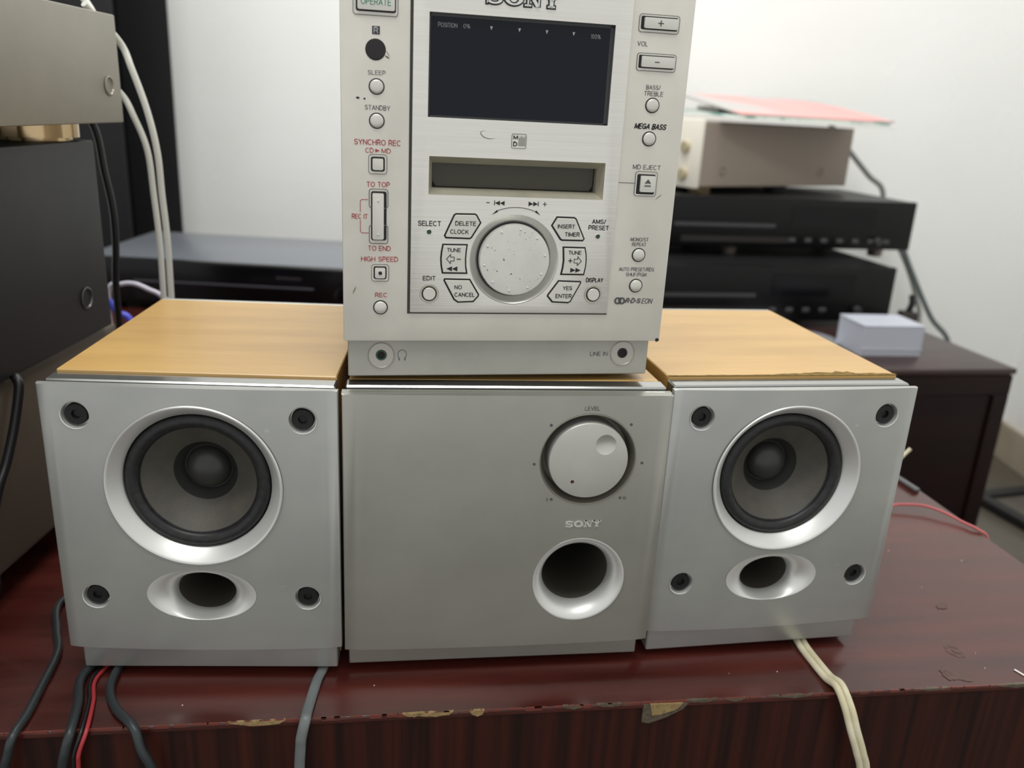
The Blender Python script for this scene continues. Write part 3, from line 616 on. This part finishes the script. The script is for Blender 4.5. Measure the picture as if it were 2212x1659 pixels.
marks(cp, 'skip_symbols', [rectp(-15.6, -13.8, 287.0, 287.4), rectp(-11.3, -10.9, 285.9, 288.4), tri(-8.2, 287.1, 2.7, 2.5, -1), tri(-5.6, 287.1, 2.6, 2.5, -1),
      tri(7.7, 287.2, 2.6, 2.5, 1), tri(10.3, 287.2, 2.6, 2.5, 1), rectp(12.9, 13.3, 286.0, 288.5), rectp(15.7, 17.9, 287.1, 287.45), rectp(16.62, 16.98, 286.1, 288.4)]+arc, PV-.0002, INK)
for u, z in ((-46.2, 270.7), (48.3, 270.4)):
    bm = new(); lathe(bm, [(.0016, PV-.0001), (.0014, PV-.0003), (.00125, PV-.00025)], u*mm, z_(z), 20); o = finish('led_rim', bm, CHROME, cp)
    bm = new(); lathe(bm, [(.00128, PV-.0002), (0, PV-.0002)], u*mm, z_(z), 20); finish('led_lens', bm, GREENLED, o)
for s, u0, u1, zc, h in [('SELECT', -52.2, -39.8, 275.2, 2.8), ('EDIT', -49.2, -42.1, 245.4, 2.5), ('AMS/', 44.3, 52.4, 278.6, 2.6), ('PRESET', 42.5, 54.4, 275.2, 2.6), ('DISPLAY', 43.5, 53.7, 245.6, 2.6)]:
    text(cp, s, u0*mm, u1*mm, z_(zc), h*mm, PV-.0002, INK, .012)
for s, u0, u1, zc, h in [('SYNCHRO REC', -85.5, -61.8, 315.9, 2.9), ('CD', -79.9, -75.6, 311.8, 2.5), ('MD', -71.6, -66.8, 311.8, 2.5), ('TO TOP', -79.3, -67.2, 294.6, 2.7), ('REC IT', -87.1, -78.8, 277.8, 2.6), ('TO END', -78.7, -66.6, 261.0, 2.7), ('HIGH SPEED', -82.4, -62.6, 255.2, 2.7), ('REC', -75.0, -68.5, 235.4, 2.5)]:
    text(fp, s, u0*mm, u1*mm, z_(zc), h*mm, -.0002, REDINK, .006)
marks(fp, 'arrow_mark', [tri(-74.8, 311.8, 2.4, 1.9, 1)], -.0002, REDINK)
marks(fp, 'bracket_line', [[(-82.8, 280.0), (-82.5, 280.0), (-82.5, 285.7), (-81.9, 286.5), (-78.6, 286.5), (-78.6, 286.8), (-82.0, 286.8), (-82.8, 285.8)]], -.0002, REDINK)
marks(fp, 'bracket_line', [[(-82.8, 276.0), (-82.5, 276.0), (-82.5, 270.1), (-81.9, 269.3), (-78.4, 269.3), (-78.4, 269.0), (-82.0, 269.0), (-82.8, 270.0)]], -.0002, REDINK)
for s, u0, u1, zc, h in [('SLEEP', -78.4, -69.6, 349.8, 2.2), ('STANDBY', -80.0, -67.2, 333.0, 2.4), ('VOL', 61.8, 67.6, 372.0, 2.4), ('BASS/', 68.9, 77.0, 350.6, 2.3), ('TREBLE', 68.0, 78.9, 347.4, 2.4), ('MD EJECT', 65.6, 81.7, 308.9, 2.5), ('MONO/ST', 68.2, 78.9, 269.0, 2.2), ('REPEAT', 69.3, 77.8, 266.2, 2.1), ('AUTO PRESET/RDS', 62.9, 84.1, 251.9, 2.2), ('SHUF/PGM', 67.4, 79.7, 248.9, 2.2)]:
    text(fp, s, u0*mm, u1*mm, z_(zc), h*mm, -.0002, GREYINK)
text(fp, 'MEGA BASS', .0642, .0827, z_(330.5), .0030, -.0002, INK, .022, .28)
text(fp, 'R·D·S', .0683, .0779, z_(233.5), .0030, -.0002, GREYINK, .03, .25); text(fp, 'EON', .0783, .0852, z_(233.4), .0032, -.0002, GREYINK, 0, .25)
bm = new()
for u in (63.9, 66.3): lathe(bm, [(.0021, -.0001), (.0021, -.0003), (.0011, -.0003), (.0011, -.0001)], u*mm, z_(233.4), 28)
finish('disc_logo', bm, GREYINK, fp)
marks(fp, 'remote_mark', [rectp(-76.3, -72.5, 367.8, 371.6)], -.0002, mat('mark_plate', (48, 50, 58), .5)); text(fp, 'R', -.0756, -.0732, z_(369.7), .0029, -.00035, PALEINK, .02)
# small disc-format badge between display and slot
bm = new(); frame_ring(bm, -3.4, 4.6, 316.0, 323.5, .8, .22, PV-.0003); o = finish('format_badge', bm, GREYINK, cp)
text(o, 'M', -.0025, -.0001, z_(321.6), .0021, PV-.0002, INK, .03); text(o, 'D', -.0025, -.0002, z_(318.2), .0024, PV-.0002, INK, .03)
marks(o, 'badge_strokes', [rectp(.35+.48*i, .60+.48*i, 317.2, 322.3-(.9 if i in (1, 5) else 0)) for i in range(8)], PV-.0002, mat('badge_grey', (124, 122, 116), .5))
# scuffs on the faceplate
SC = mat('dark_scuff', (70, 68, 64), .6)
def scuff(parent, pts, w_, y, mt=SC):
    bm = new(); P = catmull([Vector((x*mm, 0, z_(z))) for x, z in pts], 6); n = len(P)
    L_, R_ = [], []
    for i, p in enumerate(P):
        t = (P[min(i+1, n-1)]-P[max(0, i-1)]).normalized(); k = Vector((-t.z, 0, t.x))*(w_*mm*math.sin(math.pi*(i+.3)/(n-.4)))
        L_.append(bm.verts.new((p.x+k.x, y, p.z+k.z))); R_.append(bm.verts.new((p.x-k.x, y, p.z-k.z)))
    for i in range(n-1): bm.faces.new((L_[i], L_[i+1], R_[i+1], R_[i]))
    finish('scuff', bm, mt, parent, 0)
scuff(cp, [(-17.5, 324.5), (-20.2, 323.4), (-18.5, 321.2), (-15.0, 320.3), (-12.0, 320.8)], .18, PV-.0002, GREYINK)
scuff(fp, [(-84.5, 337.5), (-82.6, 337.3)], .55, -.0002, INK); scuff(fp, [(-80.8, 337.0), (-79.6, 337.2)], .45, -.0002, INK)
scuff(fp, [(-69.4, 360.6), (-67.4, 357.6)], .12, -.0002); scuff(fp, [(-70, 358.2), (-67.6, 356.8)], .35, -.0002, GREYINK)
scuff(fp, [(80.5, 291.5), (84.0, 294.5)], .14, -.0002); scuff(fp, [(-87.0, 236.0), (-85.2, 240.0)], .35, -.0002, mat('brown_scuff', (132, 122, 100), .6))
bm = new(); bmesh.ops.create_icosphere(bm, subdivisions=1, radius=.0016, matrix=Matrix.Translation((.0905, .0008, z_(210.0)))); finish('corner_wear', bm, BLACK, fp)
# plinth sockets
JP = .0035
for u, z, r, mt2, nm in ((-71.4, 199.6, 7.6, GREENPLASTIC, 'headphone_socket'), (70.9, 200.4, 7.6, BLACK, 'line_socket')):
    bm = new(); lathe(bm, [(r*mm, JP+.001), (r*mm, JP-.0003), ((r-.35)*mm, JP-.0007), ((r-.7)*mm, JP-.0002), (.0027, JP-.0002), (.0027, JP+.003)], u*mm, z_(z+.4), 48); o = finish(nm, bm, mat('socket_silver', (172, 170, 162), .36, .5), bs)
    bm = new(); lathe(bm, [(.0031, JP-.0003), (.0029, JP-.0006), (.0021, JP-.0006), (.0020, JP+.004), (0, JP+.004)], u*mm, z_(z+.5), 28); j = finish('socket_ring', bm, mt2, o)
    bm = new(); lathe(bm, [(.0020, JP-.0003), (0, JP-.0003)], u*mm, z_(z+.5), 24); finish('socket_hole', bm, mat('hole_black', (4, 5, 5), .7), o)
text(bs, 'LINE IN', .0510, .0617, z_(200.4), .0026, JP-.0002, GREYINK)
hp = []
for i in range(18):
    a, b_ = [math.radians(-35+250*(i+k)/18) for k in (0, 1)]; hp.append([(-59.7+r*math.cos(t), 200.4+1.1*r*math.sin(t)) for r, t in ((2.3, a), (2.3, b_), (2.55, b_), (2.55, a))])
marks(bs, 'headphone_symbol', hp+[[(-61.9, 198.9), (-61.3, 198.6), (-60.9, 197.0), (-61.5, 196.8)], [(-57.6, 198.9), (-58.2, 198.6), (-58.5, 197.0), (-57.9, 196.8)]], JP-.0002, GREYINK)

# ------------------------------------------------------------------ amplifier stack on the left
def screw_hole(parent, y, z, x, r=.0065, mt=None):
    bm = new(); lathe(bm, [(r*1.15, 0), (r, -.0004), (r*.85, .0016), (r*.4, .0018), (0, .0018)], 0, 0, 24)
    for v in bm.verts: a = v.co.copy(); v.co = (x-a.y+.0008, y+a.x, z+a.z)
    return finish('side_screw', bm, mt or CHROME, parent)
SX = mat('screw_grey', (150, 146, 134), .35, .5); SXD = mat('screw_dark', (84, 84, 84), .35, .5)
A1 = thing('amplifier', 'taupe steel equipment case at the bottom of the stack, standing on the table', 'amplifier', (-.335-.21, .51, ZT))
bm = new(); bx(bm, -.21, .21, -.18, .172, .024, .151+.005, .006, 3); finish('case', bm, TAUPE, A1)
for sx in (-.17, .170):
    for sy in (-.13, .0, .13):
        bm = new(); lathe(bm, [(0, 0), (.020, 0), (.021, .022), (.019, .0245), (0, .0245)], sx, 0, 32, axis='z', cy=sy); finish('foot', bm, mat('grey_foot', (92, 94, 92), .3, .5), A1)
A2 = thing('amplifier', 'charcoal steel equipment case with a round side screw, between the beige and taupe cases', 'amplifier', (-.330-.21, .50, .1512))
bm = new(); bx(bm, -.21, .21, -.18, .163, 0, .1455, .0015, 2); finish('case', bm, DARKSTEEL, A2)
screw_hole(A2, .127, .030, .2099, .0075, SXD); screw_hole(A2, -.10, .030, .2099, .0075, SXD)
A3 = thing('amplifier', 'beige steel amplifier with gold feet on top of the charcoal case', 'amplifier', (-.312-.21, .50, .2967))
bm = new(); bx(bm, -.21, .21, -.18, .178, .0135, .0905, .0012, 2); finish('case', bm, BEIGE, A3)
screw_hole(A3, .158, .0400, .2099, .0062, SX); screw_hole(A3, -.05, .0400, .2099, .0062, SX)
for sx in (-.168, .162):
    for sy in (-.12, .135):
        bm = new(); lathe(bm, [(0, .0), (.0255, 0), (.0255, .0022), (.0305, .0026), (.0305, .0136), (0, .0136)], sx, 0, 48, axis='z', cy=sy); f = finish('foot', bm, GOLD, A3)

# ------------------------------------------------------------------ things behind
def knob_y(parent, u, z, r, y, d, mt, name='knob'):
    bm = new(); lathe(bm, [(r, y), (r, y-d), (r*.9, y-d-.001), (0, y-d-.001)], u, z, 32); return finish(name, bm, mt, parent)
PL = thing('disc_player', 'slim black disc player with glossy front and round knob, behind the beech-topped speaker', 'disc player', (-.466, 1.335, ZT))
bm = new(); bx(bm, -.235, .235, .002, .275, .008, .0815, .002, 2); finish('case', bm, mat('player_top', (112, 117, 124), .3, .3), PL)
bm = new(); bx(bm, -.236, .236, -.014, .002, .008, .0825, .004, 3); pf = finish('front_panel', bm, BLACKGLOSS, PL)
bm = new(); bx(bm, -.15, .14, -.0155, -.013, .046, .049, .0005); finish('tray_line', bm, mat('tray_grey', (60, 60, 66), .35), pf)
bm = new(); bx(bm, -.15, .14, -.0150, -.013, .018, .046, .0005); finish('disc_tray', bm, BLACKGLOSS, pf)
knob_y(PL, .195, .038, .020, -.014, .012, BLACKGLOSS)
bm = new(); bx(bm, .08, .12, -.0146, -.013, .062, .065); finish('indicator', bm, mat('indicator_grey', (52, 50, 50), .4), pf)
for sx in (-.2, .2):
    for sy in (.02, .24): bm = new(); lathe(bm, [(0, 0), (.018, 0), (.018, .0085), (0, .0085)], sx, 0, 24, axis='z', cy=sy); finish('foot', bm, BLACK, PL)
TW = thing('tower_speaker', 'tall black panel-fronted loudspeaker standing behind the amplifier stack', 'speaker', (-.805-.13, 1.76, ZF))
bm = new(); bx(bm, -.13, .13, 0, .25, .03, 1.25, .003, 2); finish('cabinet', bm, mat('tower_black', (3, 3, 6), .7, spec=.08), TW)
bm = new(); bx(bm, -.125, .125, -.012, 0, .06, 1.22, .004, 2); finish('grille', bm, mat('grille_black', (8, 8, 12), .7, bump=.2, bscale=(900, 900, 900)), TW)
bm = new(); bx(bm, -.13, .13, 0, .25, 0, .03, .002); finish('plinth', bm, BLACK, TW)
# dark brown cabinet on the right
CZ = -.03
CB = thing('cabinet', 'dark brown veneered cabinet with a framed door, carrying the black decks', 'cabinet', (.8301, 1.3313, ZF), .205)
ch = CZ-ZF
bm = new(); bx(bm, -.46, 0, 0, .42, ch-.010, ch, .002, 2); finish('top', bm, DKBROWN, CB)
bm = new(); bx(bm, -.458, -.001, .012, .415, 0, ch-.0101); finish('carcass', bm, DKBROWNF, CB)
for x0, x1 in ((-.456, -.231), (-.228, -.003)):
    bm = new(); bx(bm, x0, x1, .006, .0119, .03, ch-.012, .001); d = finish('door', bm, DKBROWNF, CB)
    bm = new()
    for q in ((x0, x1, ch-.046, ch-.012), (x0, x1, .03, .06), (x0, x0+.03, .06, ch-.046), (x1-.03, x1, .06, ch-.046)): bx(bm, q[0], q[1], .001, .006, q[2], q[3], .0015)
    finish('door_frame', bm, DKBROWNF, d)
# black decks
def deck(label, loc, yaw, w_, h, dp, seed, rise=.012):
    D = thing('cassette_deck' if seed == 2 else 'cd_player', label, 'hi-fi deck', loc, yaw)
    bm = new(); bx(bm, -w_, 0, .014, dp, rise, h-.001, .0015); finish('case', bm, mat('deck_case', (16, 16, 18), .45, spec=.4), D)
    bm = new(); bx(bm, -w_-.002, .002, 0, .014, rise, h, .003, 2); f = finish('front_panel', bm, mat('deck_front', (5, 5, 6), .35, spec=.3), D)
    bm = new(); bx(bm, -w_*.95, -w_*.56, -.001, .001, h*.50, h*.56); finish('tray_line', bm, mat('deck_line', (58, 58, 62), .35), f)
    bm = new(); bx(bm, -w_*.50, -w_*.16, -.0006, .001, h*.52, h*.88); finish('display_window', bm, BLACKGLOSS, f)
    for k in range(7 if seed == 1 else 4):
        bm = new(); bx(bm, -w_*.50+k*.034, -w_*.50+k*.034+.014, -.003, .001, h*.26, h*.33, .001); finish('button', bm, mat('deck_button', (62, 62, 64), .35), f)
    bm = new(); bx(bm, -w_*.92, -w_*.50, -.0008, .001, h*.24, h*.34); finish('trim_strip', bm, mat('deck_strip', (24, 20, 19), .4), f)
    knob_y(f, -w_*.14, h*.30, .008, 0, .008, mat('deck_knob', (46, 46, 48), .3))
    for sx in (-w_+.16, -.05):
        for sy in (.035, dp-.05): bm = new(); lathe(bm, [(0, 0), (.014, 0), (.016, rise+.0005), (0, rise+.0005)], sx, 0, 24, axis='z', cy=sy); finish('foot', bm, mat('deck_foot', (120, 112, 108), .3, .6), D)
    return D
deck('lower black cassette deck standing directly on the dark brown cabinet', (.713, 1.580, CZ), .205, .50, .1155, .30, 2)
D1 = deck('upper black disc deck with a row of buttons, under the cream amplifier', (.782, 1.700, CZ+.1156), .205, .53, .1120, .29, 1, .017)
# cream amplifier turned sideways on the decks
ay = .58
AM = thing('amplifier', 'cream-fronted amplifier with brown-grey side panel, under the paper sleeves', 'amplifier', (.322, 1.625, CZ+.2277), ay)
bm = new(); bx(bm, .012, .450, 0, .33, .013, .132, .0015); finish('case', bm, mat('amp_side', (140, 128, 116), .5), AM)
bm = new(); bx(bm, 0, .012, -.003, .333, .010, .136, .003, 2); f = finish('front_panel', bm, CREAM, AM)
for sy, z in ((.03, .035), (.03, .085), (.10, .06), (.20, .06)):
    bm = new(); lathe(bm, [(.011, 0), (.010, -.008), (0, -.009)], 0, 0, 24)
    for v in bm.verts: a = v.co.copy(); v.co = (a.y, sy+a.x, z+a.z)
    finish('knob', bm, mat('amp_knob', (190, 180, 150), .35, .4), f)
for x in (.072, .36):
    bm = new(); lathe(bm, [(.0085, -.0006), (.007, -.001), (.005, .0008), (0, .0008)], x, .042, 24); finish('side_screw', bm, mat('amp_screw', (112, 100, 88), .4, .3), AM)
for x, mt2 in ((.045, GOLD), (.26, BLACK)):
    for y in (.03, .28): bm = new(); lathe(bm, [(0, 0), (.022, 0), (.024, .0135), (0, .0135)], x, 0, 28, axis='z', cy=y); finish('foot', bm, mt2, AM)
# loose sleeves and sheets on the amplifier
pz = CZ+.2277+.136+.0005
def sheet(name, label, mt, cx, cy, z, w_, d_, yaw, tilt, th, grp='paper sleeves piled on the cream amplifier'):
    bm = new(); bx(bm, -w_/2, w_/2, 0, d_, 0, th, .0004); o = finish(name, bm, mt); o.location = (cx, cy, z); o.rotation_euler = (tilt, 0, yaw)
    return tag(o, label, 'paper', grp)
sheet('paper_sheet', 'white paper sheet lowest in the pile on the cream amplifier', PAPERW, .545, 1.665, pz, .36, .30, .26, .004, .004)
sheet('record_sleeve', 'pale sleeve with green print above the white sheets on the amplifier', PAPERGREEN, .545, 1.672, pz+.0048, .33, .30, .24, .03, .004)
sheet('record_sleeve', 'pale sleeve with red-pink print tilted on top of the amplifier pile', PAPERPINK, .560, 1.685, pz+.0096, .34, .28, .30, .13, .004)
sheet('paper_sheet', 'folded white paper wedged under the tilted pink sleeve', PAPERW, .50, 1.85, pz+.0150, .22, .10, .26, .03, .009)
# clear plastic box, disc and plug on the dark brown cabinet
BXT = thing('plastic_box', 'small empty translucent plastic box lying on the dark brown cabinet', 'box', (.630, 1.400, CZ), .16)
bm = new()
for q in ((-.055, .055, -.03, .05, 0, .002), (-.055, -.053, -.03, .05, .002, .05), (.053, .055, -.03, .05, .002, .05), (-.053, .053, .048, .05, .002, .05), (-.053, .053, -.03, -.028, .002, .05), (-.0555, .0555, -.0315, -.0302, .010, .013)): bx(bm, *q)
finish('tray', bm, CLEAR, BXT, 0)
bm = new(); bx(bm, -.056, .056, -.031, .051, .0505, .0525, .0006); finish('lid', bm, CLEAR, BXT)
bm = new(); lathe(bm, [(.0075, .0004), (.06, .0004), (.06, .0016), (.0075, .0016), (.0075, .0004)], 0, 0, 56, axis='z'); o = finish('compact_disc', bm, DISCM); o.location = (.515, 1.46, CZ); tag(o, 'loose silver compact disc lying beside the translucent box', 'disc')
PG = thing('power_plug', 'small dark plug standing beside the lower cassette deck', 'plug', (.760, 1.60, CZ))
bm = new(); bx(bm, -.016, .016, -.014, .014, 0, .030, .004, 2); finish('plug_body', bm, mat('plug_dark', (44, 38, 36), .5), PG)
bm = new(); sweep(bm, [(0, 0, .029), (.004, 0, .045), (.003, .004, .062)], .006); finish('strain_relief', bm, BLACK, PG)
# leaning framed board on the floor, right of the table
FR = thing('framed_board', 'dark grey board in a black frame lying on the floor beside the dark brown cabinet', 'frame', (.70, 1.06, ZF), -.35)
FR.location = (1.1033, 1.8406, ZF); FR.rotation_euler = (0, 0, .30)
bm = new(); bx(bm, .03, .30, -.45, -.03, .004, .012); finish('board', bm, mat('board_grey', (92, 86, 76), .6, c2=(80, 75, 68), scale=(14, 14, 14)), FR)
for a_ in ((0, .33, -.03, 0), (0, .33, -.48, -.45), (0, .03, -.45, -.03), (.30, .33, -.45, -.03)):
    bm = new(); bx(bm, a_[0], a_[1], a_[2], a_[3], 0, .022, .002); finish('frame_bar', bm, mat('frame_black', (22, 22, 24), .45), FR)

# ------------------------------------------------------------------ cables and small bits
def cable(name, label, pts, r, mt, flat=1, twist=None, cat='cable', group=None):
    bm = new(); sweep(bm, pts, r, 12, flat, 8, twist); o = finish(name, bm, mt, None, 60); tag(o, label, cat, group); return o
zc = ZT
def cz_(r): return ZT+r+.0002
r = .0024
cable('speaker_cable', 'dark grey cable looping past the taupe case and over the table edge', [(-.290, .53, cz_(r)), (-.3025, .496, cz_(r)), (-.2887, .465, cz_(r)), (-.2790, .4487, cz_(r)), (-.2738, .4348, cz_(r)), (-.2688, .4111, cz_(r)), (-.2640, .3875, cz_(r)), (-.2625, .3705, cz_(r)-.001), (-.2645, .3668, -.0129), (-.2677, .3664, -.0249), (-.272, .366, -.06), (-.276, .366, -.12)], r, CABLEDARK, 1.0)
r = .0027
cable('power_cable', 'thick dark cable next to the red wire, hanging over the table edge', [(-.2455, .4500, cz_(r)-.0004), (-.2497, .4212, cz_(r)), (-.2402, .3972, cz_(r)), (-.2340, .3770, cz_(r)-.001), (-.2352, .3715, -.0117), (-.2384, .3708, -.0271), (-.243, .370, -.07), (-.246, .370, -.12)], r, CABLEDARK)
r = .0012
cable('red_wire', 'thin red wire hanging over the table edge', [(-.2365, .4500, cz_(r)), (-.2416, .4219, cz_(r)), (-.2336, .4016, cz_(r)), (-.2262, .3790, cz_(r)-.0002), (-.2288, .3730, -.0150), (-.2303, .3730, -.0260), (-.235, .3725, -.07), (-.238, .3725, -.12)], r, CABLERED)
cable('black_wire', 'thin black wire running alongside the red wire over the table edge', [(-.2392, .4500, cz_(r)), (-.2442, .4219, cz_(r)), (-.2362, .4016, cz_(r)), (-.2289, .3787, cz_(r)-.0002), (-.2314, .3728, -.0150), (-.2329, .3727, -.0260), (-.2376, .372, -.07), (-.2406, .372, -.12)], r, CABLEBLACK)
r = .0026
cable('speaker_cable', 'dark cable curving right from under the speaker over the table edge', [(-.2325, .4500, cz_(r)-.0003), (-.2325, .4320, cz_(r)), (-.2285, .4115, cz_(r)), (-.2173, .3950, cz_(r)), (-.2015, .3820, cz_(r)-.001), (-.1962, .3775, -.0143), (-.1910, .3780, -.0306), (-.186, .3785, -.07), (-.184, .379, -.12)], r, CABLEDARK)
r = .0027
cable('speaker_cable', 'flat grey cable hanging straight down in front of the table from under the speaker', [(-.1085, .4750, ZT+.0021), (-.1089, .4418, ZT+.0022), (-.1098, .4283, ZT+.0022), (-.1090, .4035, ZT+.0022), (-.1084, .3950, ZT+.0018), (-.1102, .3918, -.0130), (-.1108, .3916, -.0202), (-.1118, .3914, -.0364), (-.113, .391, -.08), (-.114, .391, -.13)], .0018, CABLEGREY, 1.75)
F = [(.2080, .5150, 0), (.2082, .4924, 0), (.2112, .4734, 0), (.2143, .4590, 0), (.2172, .4480, -.0006), (.2208, .4385, -.0090), (.2256, .4350, -.0230), (.2325, .4350, -.0400), (.2385, .4365, -.0580), (.243, .438, -.10)]
TWN = thing('speaker_cable', 'cream twin-core cable hanging over the table edge from under the speaker', 'cable', (F[0][0], F[0][1], ZT))
for s in (-1, 1):
    pts = []
    for i, (x, y, z) in enumerate(F):
        zz = (ZT+.0023 if z == 0 else z)-ZT; pts.append((x+s*.0021-F[0][0], y-F[0][1]+s*(.0010 if z > -.005 else 0), zz))
    bm = new(); sweep(bm, pts, .0022, 12); finish('cable_core', bm, CABLECREAM, TWN, 60)
cable('red_wire', 'thin pinkish wire lying across the table beyond the frayed speaker', [(.340, .700, cz_(.0012)), (.3615, .7166, .000), (.378, .7195, .001), (.3946, .7176, .001), (.4073, .7077, 0), (.4179, .6943, -.002), (.4262, .6827, -.003), (.433, .676, -.010), (.436, .672, -.05)], .0012, CABLEPINK)
cable('wire_stub', 'short cream wire end poking out beside the frayed speaker', [(.345, .742, .006), (.372, .748, .030), (.3800, .750, .039), (.3850, .750, .0455)], .0017, CABLECREAM)
bm = new(); bx(bm, -.003, .003, -.035, .02, 0, .004, .001); o = finish('cable_adapter', bm, mat('adapter_grey', (84, 84, 84), .4)); o.location = (.398, .795, ZT); o.rotation_euler = (0, 0, .25); tag(o, 'small grey adapter lying on the table edge behind the frayed speaker', 'adapter')
wp = [(-.340, .690, .3950), (-.3294, .72, .3707), (-.3212, .72, .3502), (-.3115, .72, .3185), (-.3058, .72, .2857), (-.3047, .72, .2516), (-.3031, .72, .2125), (-.3037, .72, .1637), (-.305, .72, .08), (-.306, .73, .004)]
cable('white_cable', 'white cable hanging down behind the beige amplifier, outer strand', wp, .0026, CABLEWHITE)
wp2 = [(-.345, .690, .352), (-.3305, .715, .332), (-.3203, .715, .3127), (-.3118, .715, .2872), (-.3096, .715, .2520), (-.3075, .714, .2125), (-.3075, .713, .1637), (-.309, .712, .08), (-.310, .712, .004)]
cable('white_cable', 'white cable hanging down behind the beige amplifier, inner strand joining from below', wp2, .0025, CABLEWHITE)
cable('white_cable', 'pale cable end crossing above the top of the beige amplifier', [(-.40, .72, .45), (-.366, .72, .415), (-.345, .715, .388), (-.340, .71, .36)], .0028, CABLEWHITE)
cable('black_cable', 'black cable hanging in front of the tall black loudspeaker', [(-.37, .70, .34), (-.3575, .72, .3053), (-.3521, .72, .2683), (-.3481, .72, .2377), (-.3485, .72, .2061), (-.3521, .72, .1611), (-.356, .73, .06), (-.36, .74, -.002)], .0030, CABLEBLACK)
cable('black_cable', 'black cable hanging over the side of the taupe case', [(-.3318, .527, .1500), (-.3290, .5245, .1490), (-.3262, .5213, .1432), (-.3262, .5108, .1210), (-.3262, .4971, .1004), (-.3262, .4847, .0864), (-.3262, .470, .060), (-.3262, .455, .02), (-.326, .44, ZT+.0034)], .0031, CABLEBLACK)
cable('white_cable', 'thin pale cable arching behind the charcoal case above the disc player', [(-.449, .9, .00), (-.450, .9, .06), (-.4482, .9, .1229), (-.4337, .9, .1309), (-.4193, .9, .1322), (-.4045, .9, .1268), (-.3889, .9, .1189), (-.372, .9, .095), (-.365, .9, .0)], .0026, mat('lilac_cable', (186, 184, 196), .3))
cable('blue_cable', 'short blue cable behind the beech-topped speaker', [(-.462, .905, .002), (-.456, .9, .108), (-.4400, .9, .0985), (-.4250, .9, .0840), (-.41, .9, .0)], .0036, BLUE)
cable('grey_cable', 'grey cable hanging beside the upper deck against the wall', [(.85, 2.03, .10), (.87, 2.03, .14), (.9005, 2.03, .10), (.945, 2.03, .02), (1.02, 2.03, -.10), (1.085, 2.03, -.18), (1.12, 2.03, -.40)], .006, mat('wall_cable_dark', (96, 104, 104), .45))
cable('grey_cable', 'paler grey cable hanging nearer the decks against the wall', [(.82, 2.06, .14), (.905, 2.06, .08), (.95, 2.06, .02), (.99, 2.06, -.06), (1.01, 2.06, -.13), (1.02, 2.06, -.35)], .006, mat('wall_cable_pale', (172, 174, 168), .45))
cable('grey_cable', 'thin cable running along the wall behind the cream amplifier', [(.70, 2.04, .34), (.76, 2.05, .28), (.82, 2.06, .225), (.86, 2.06, .19), (.87, 2.06, .10)], .006, mat('wall_cable_mid', (120, 122, 120), .45))
bm = new(); sweep(bm, [(.3470, .4800, ZT+.0006), (.3490, .4765, ZT+.0006), (.3515, .4720, ZT+.0006)], .0005, 6); o = finish('white_stick', bm, PAPERW); tag(o, 'tiny white stick lying on the table near its front edge', 'stick')
bm = new(); rr = random.Random(3)
for k in range(46):
    u, v = rr.uniform(-.02, .70), rr.uniform(.004, .30)
    if .0 < u < .60 and v > .045: continue
    s = rr.uniform(.0003, .0006); bmesh.ops.create_icosphere(bm, subdivisions=1, radius=s, matrix=Matrix.Translation((u, v, OZ+ZT+s*.1)))
o = finish('dust_crumbs', bm, mat('crumb', (206, 188, 180), .6), T); o['kind'] = 'stuff'
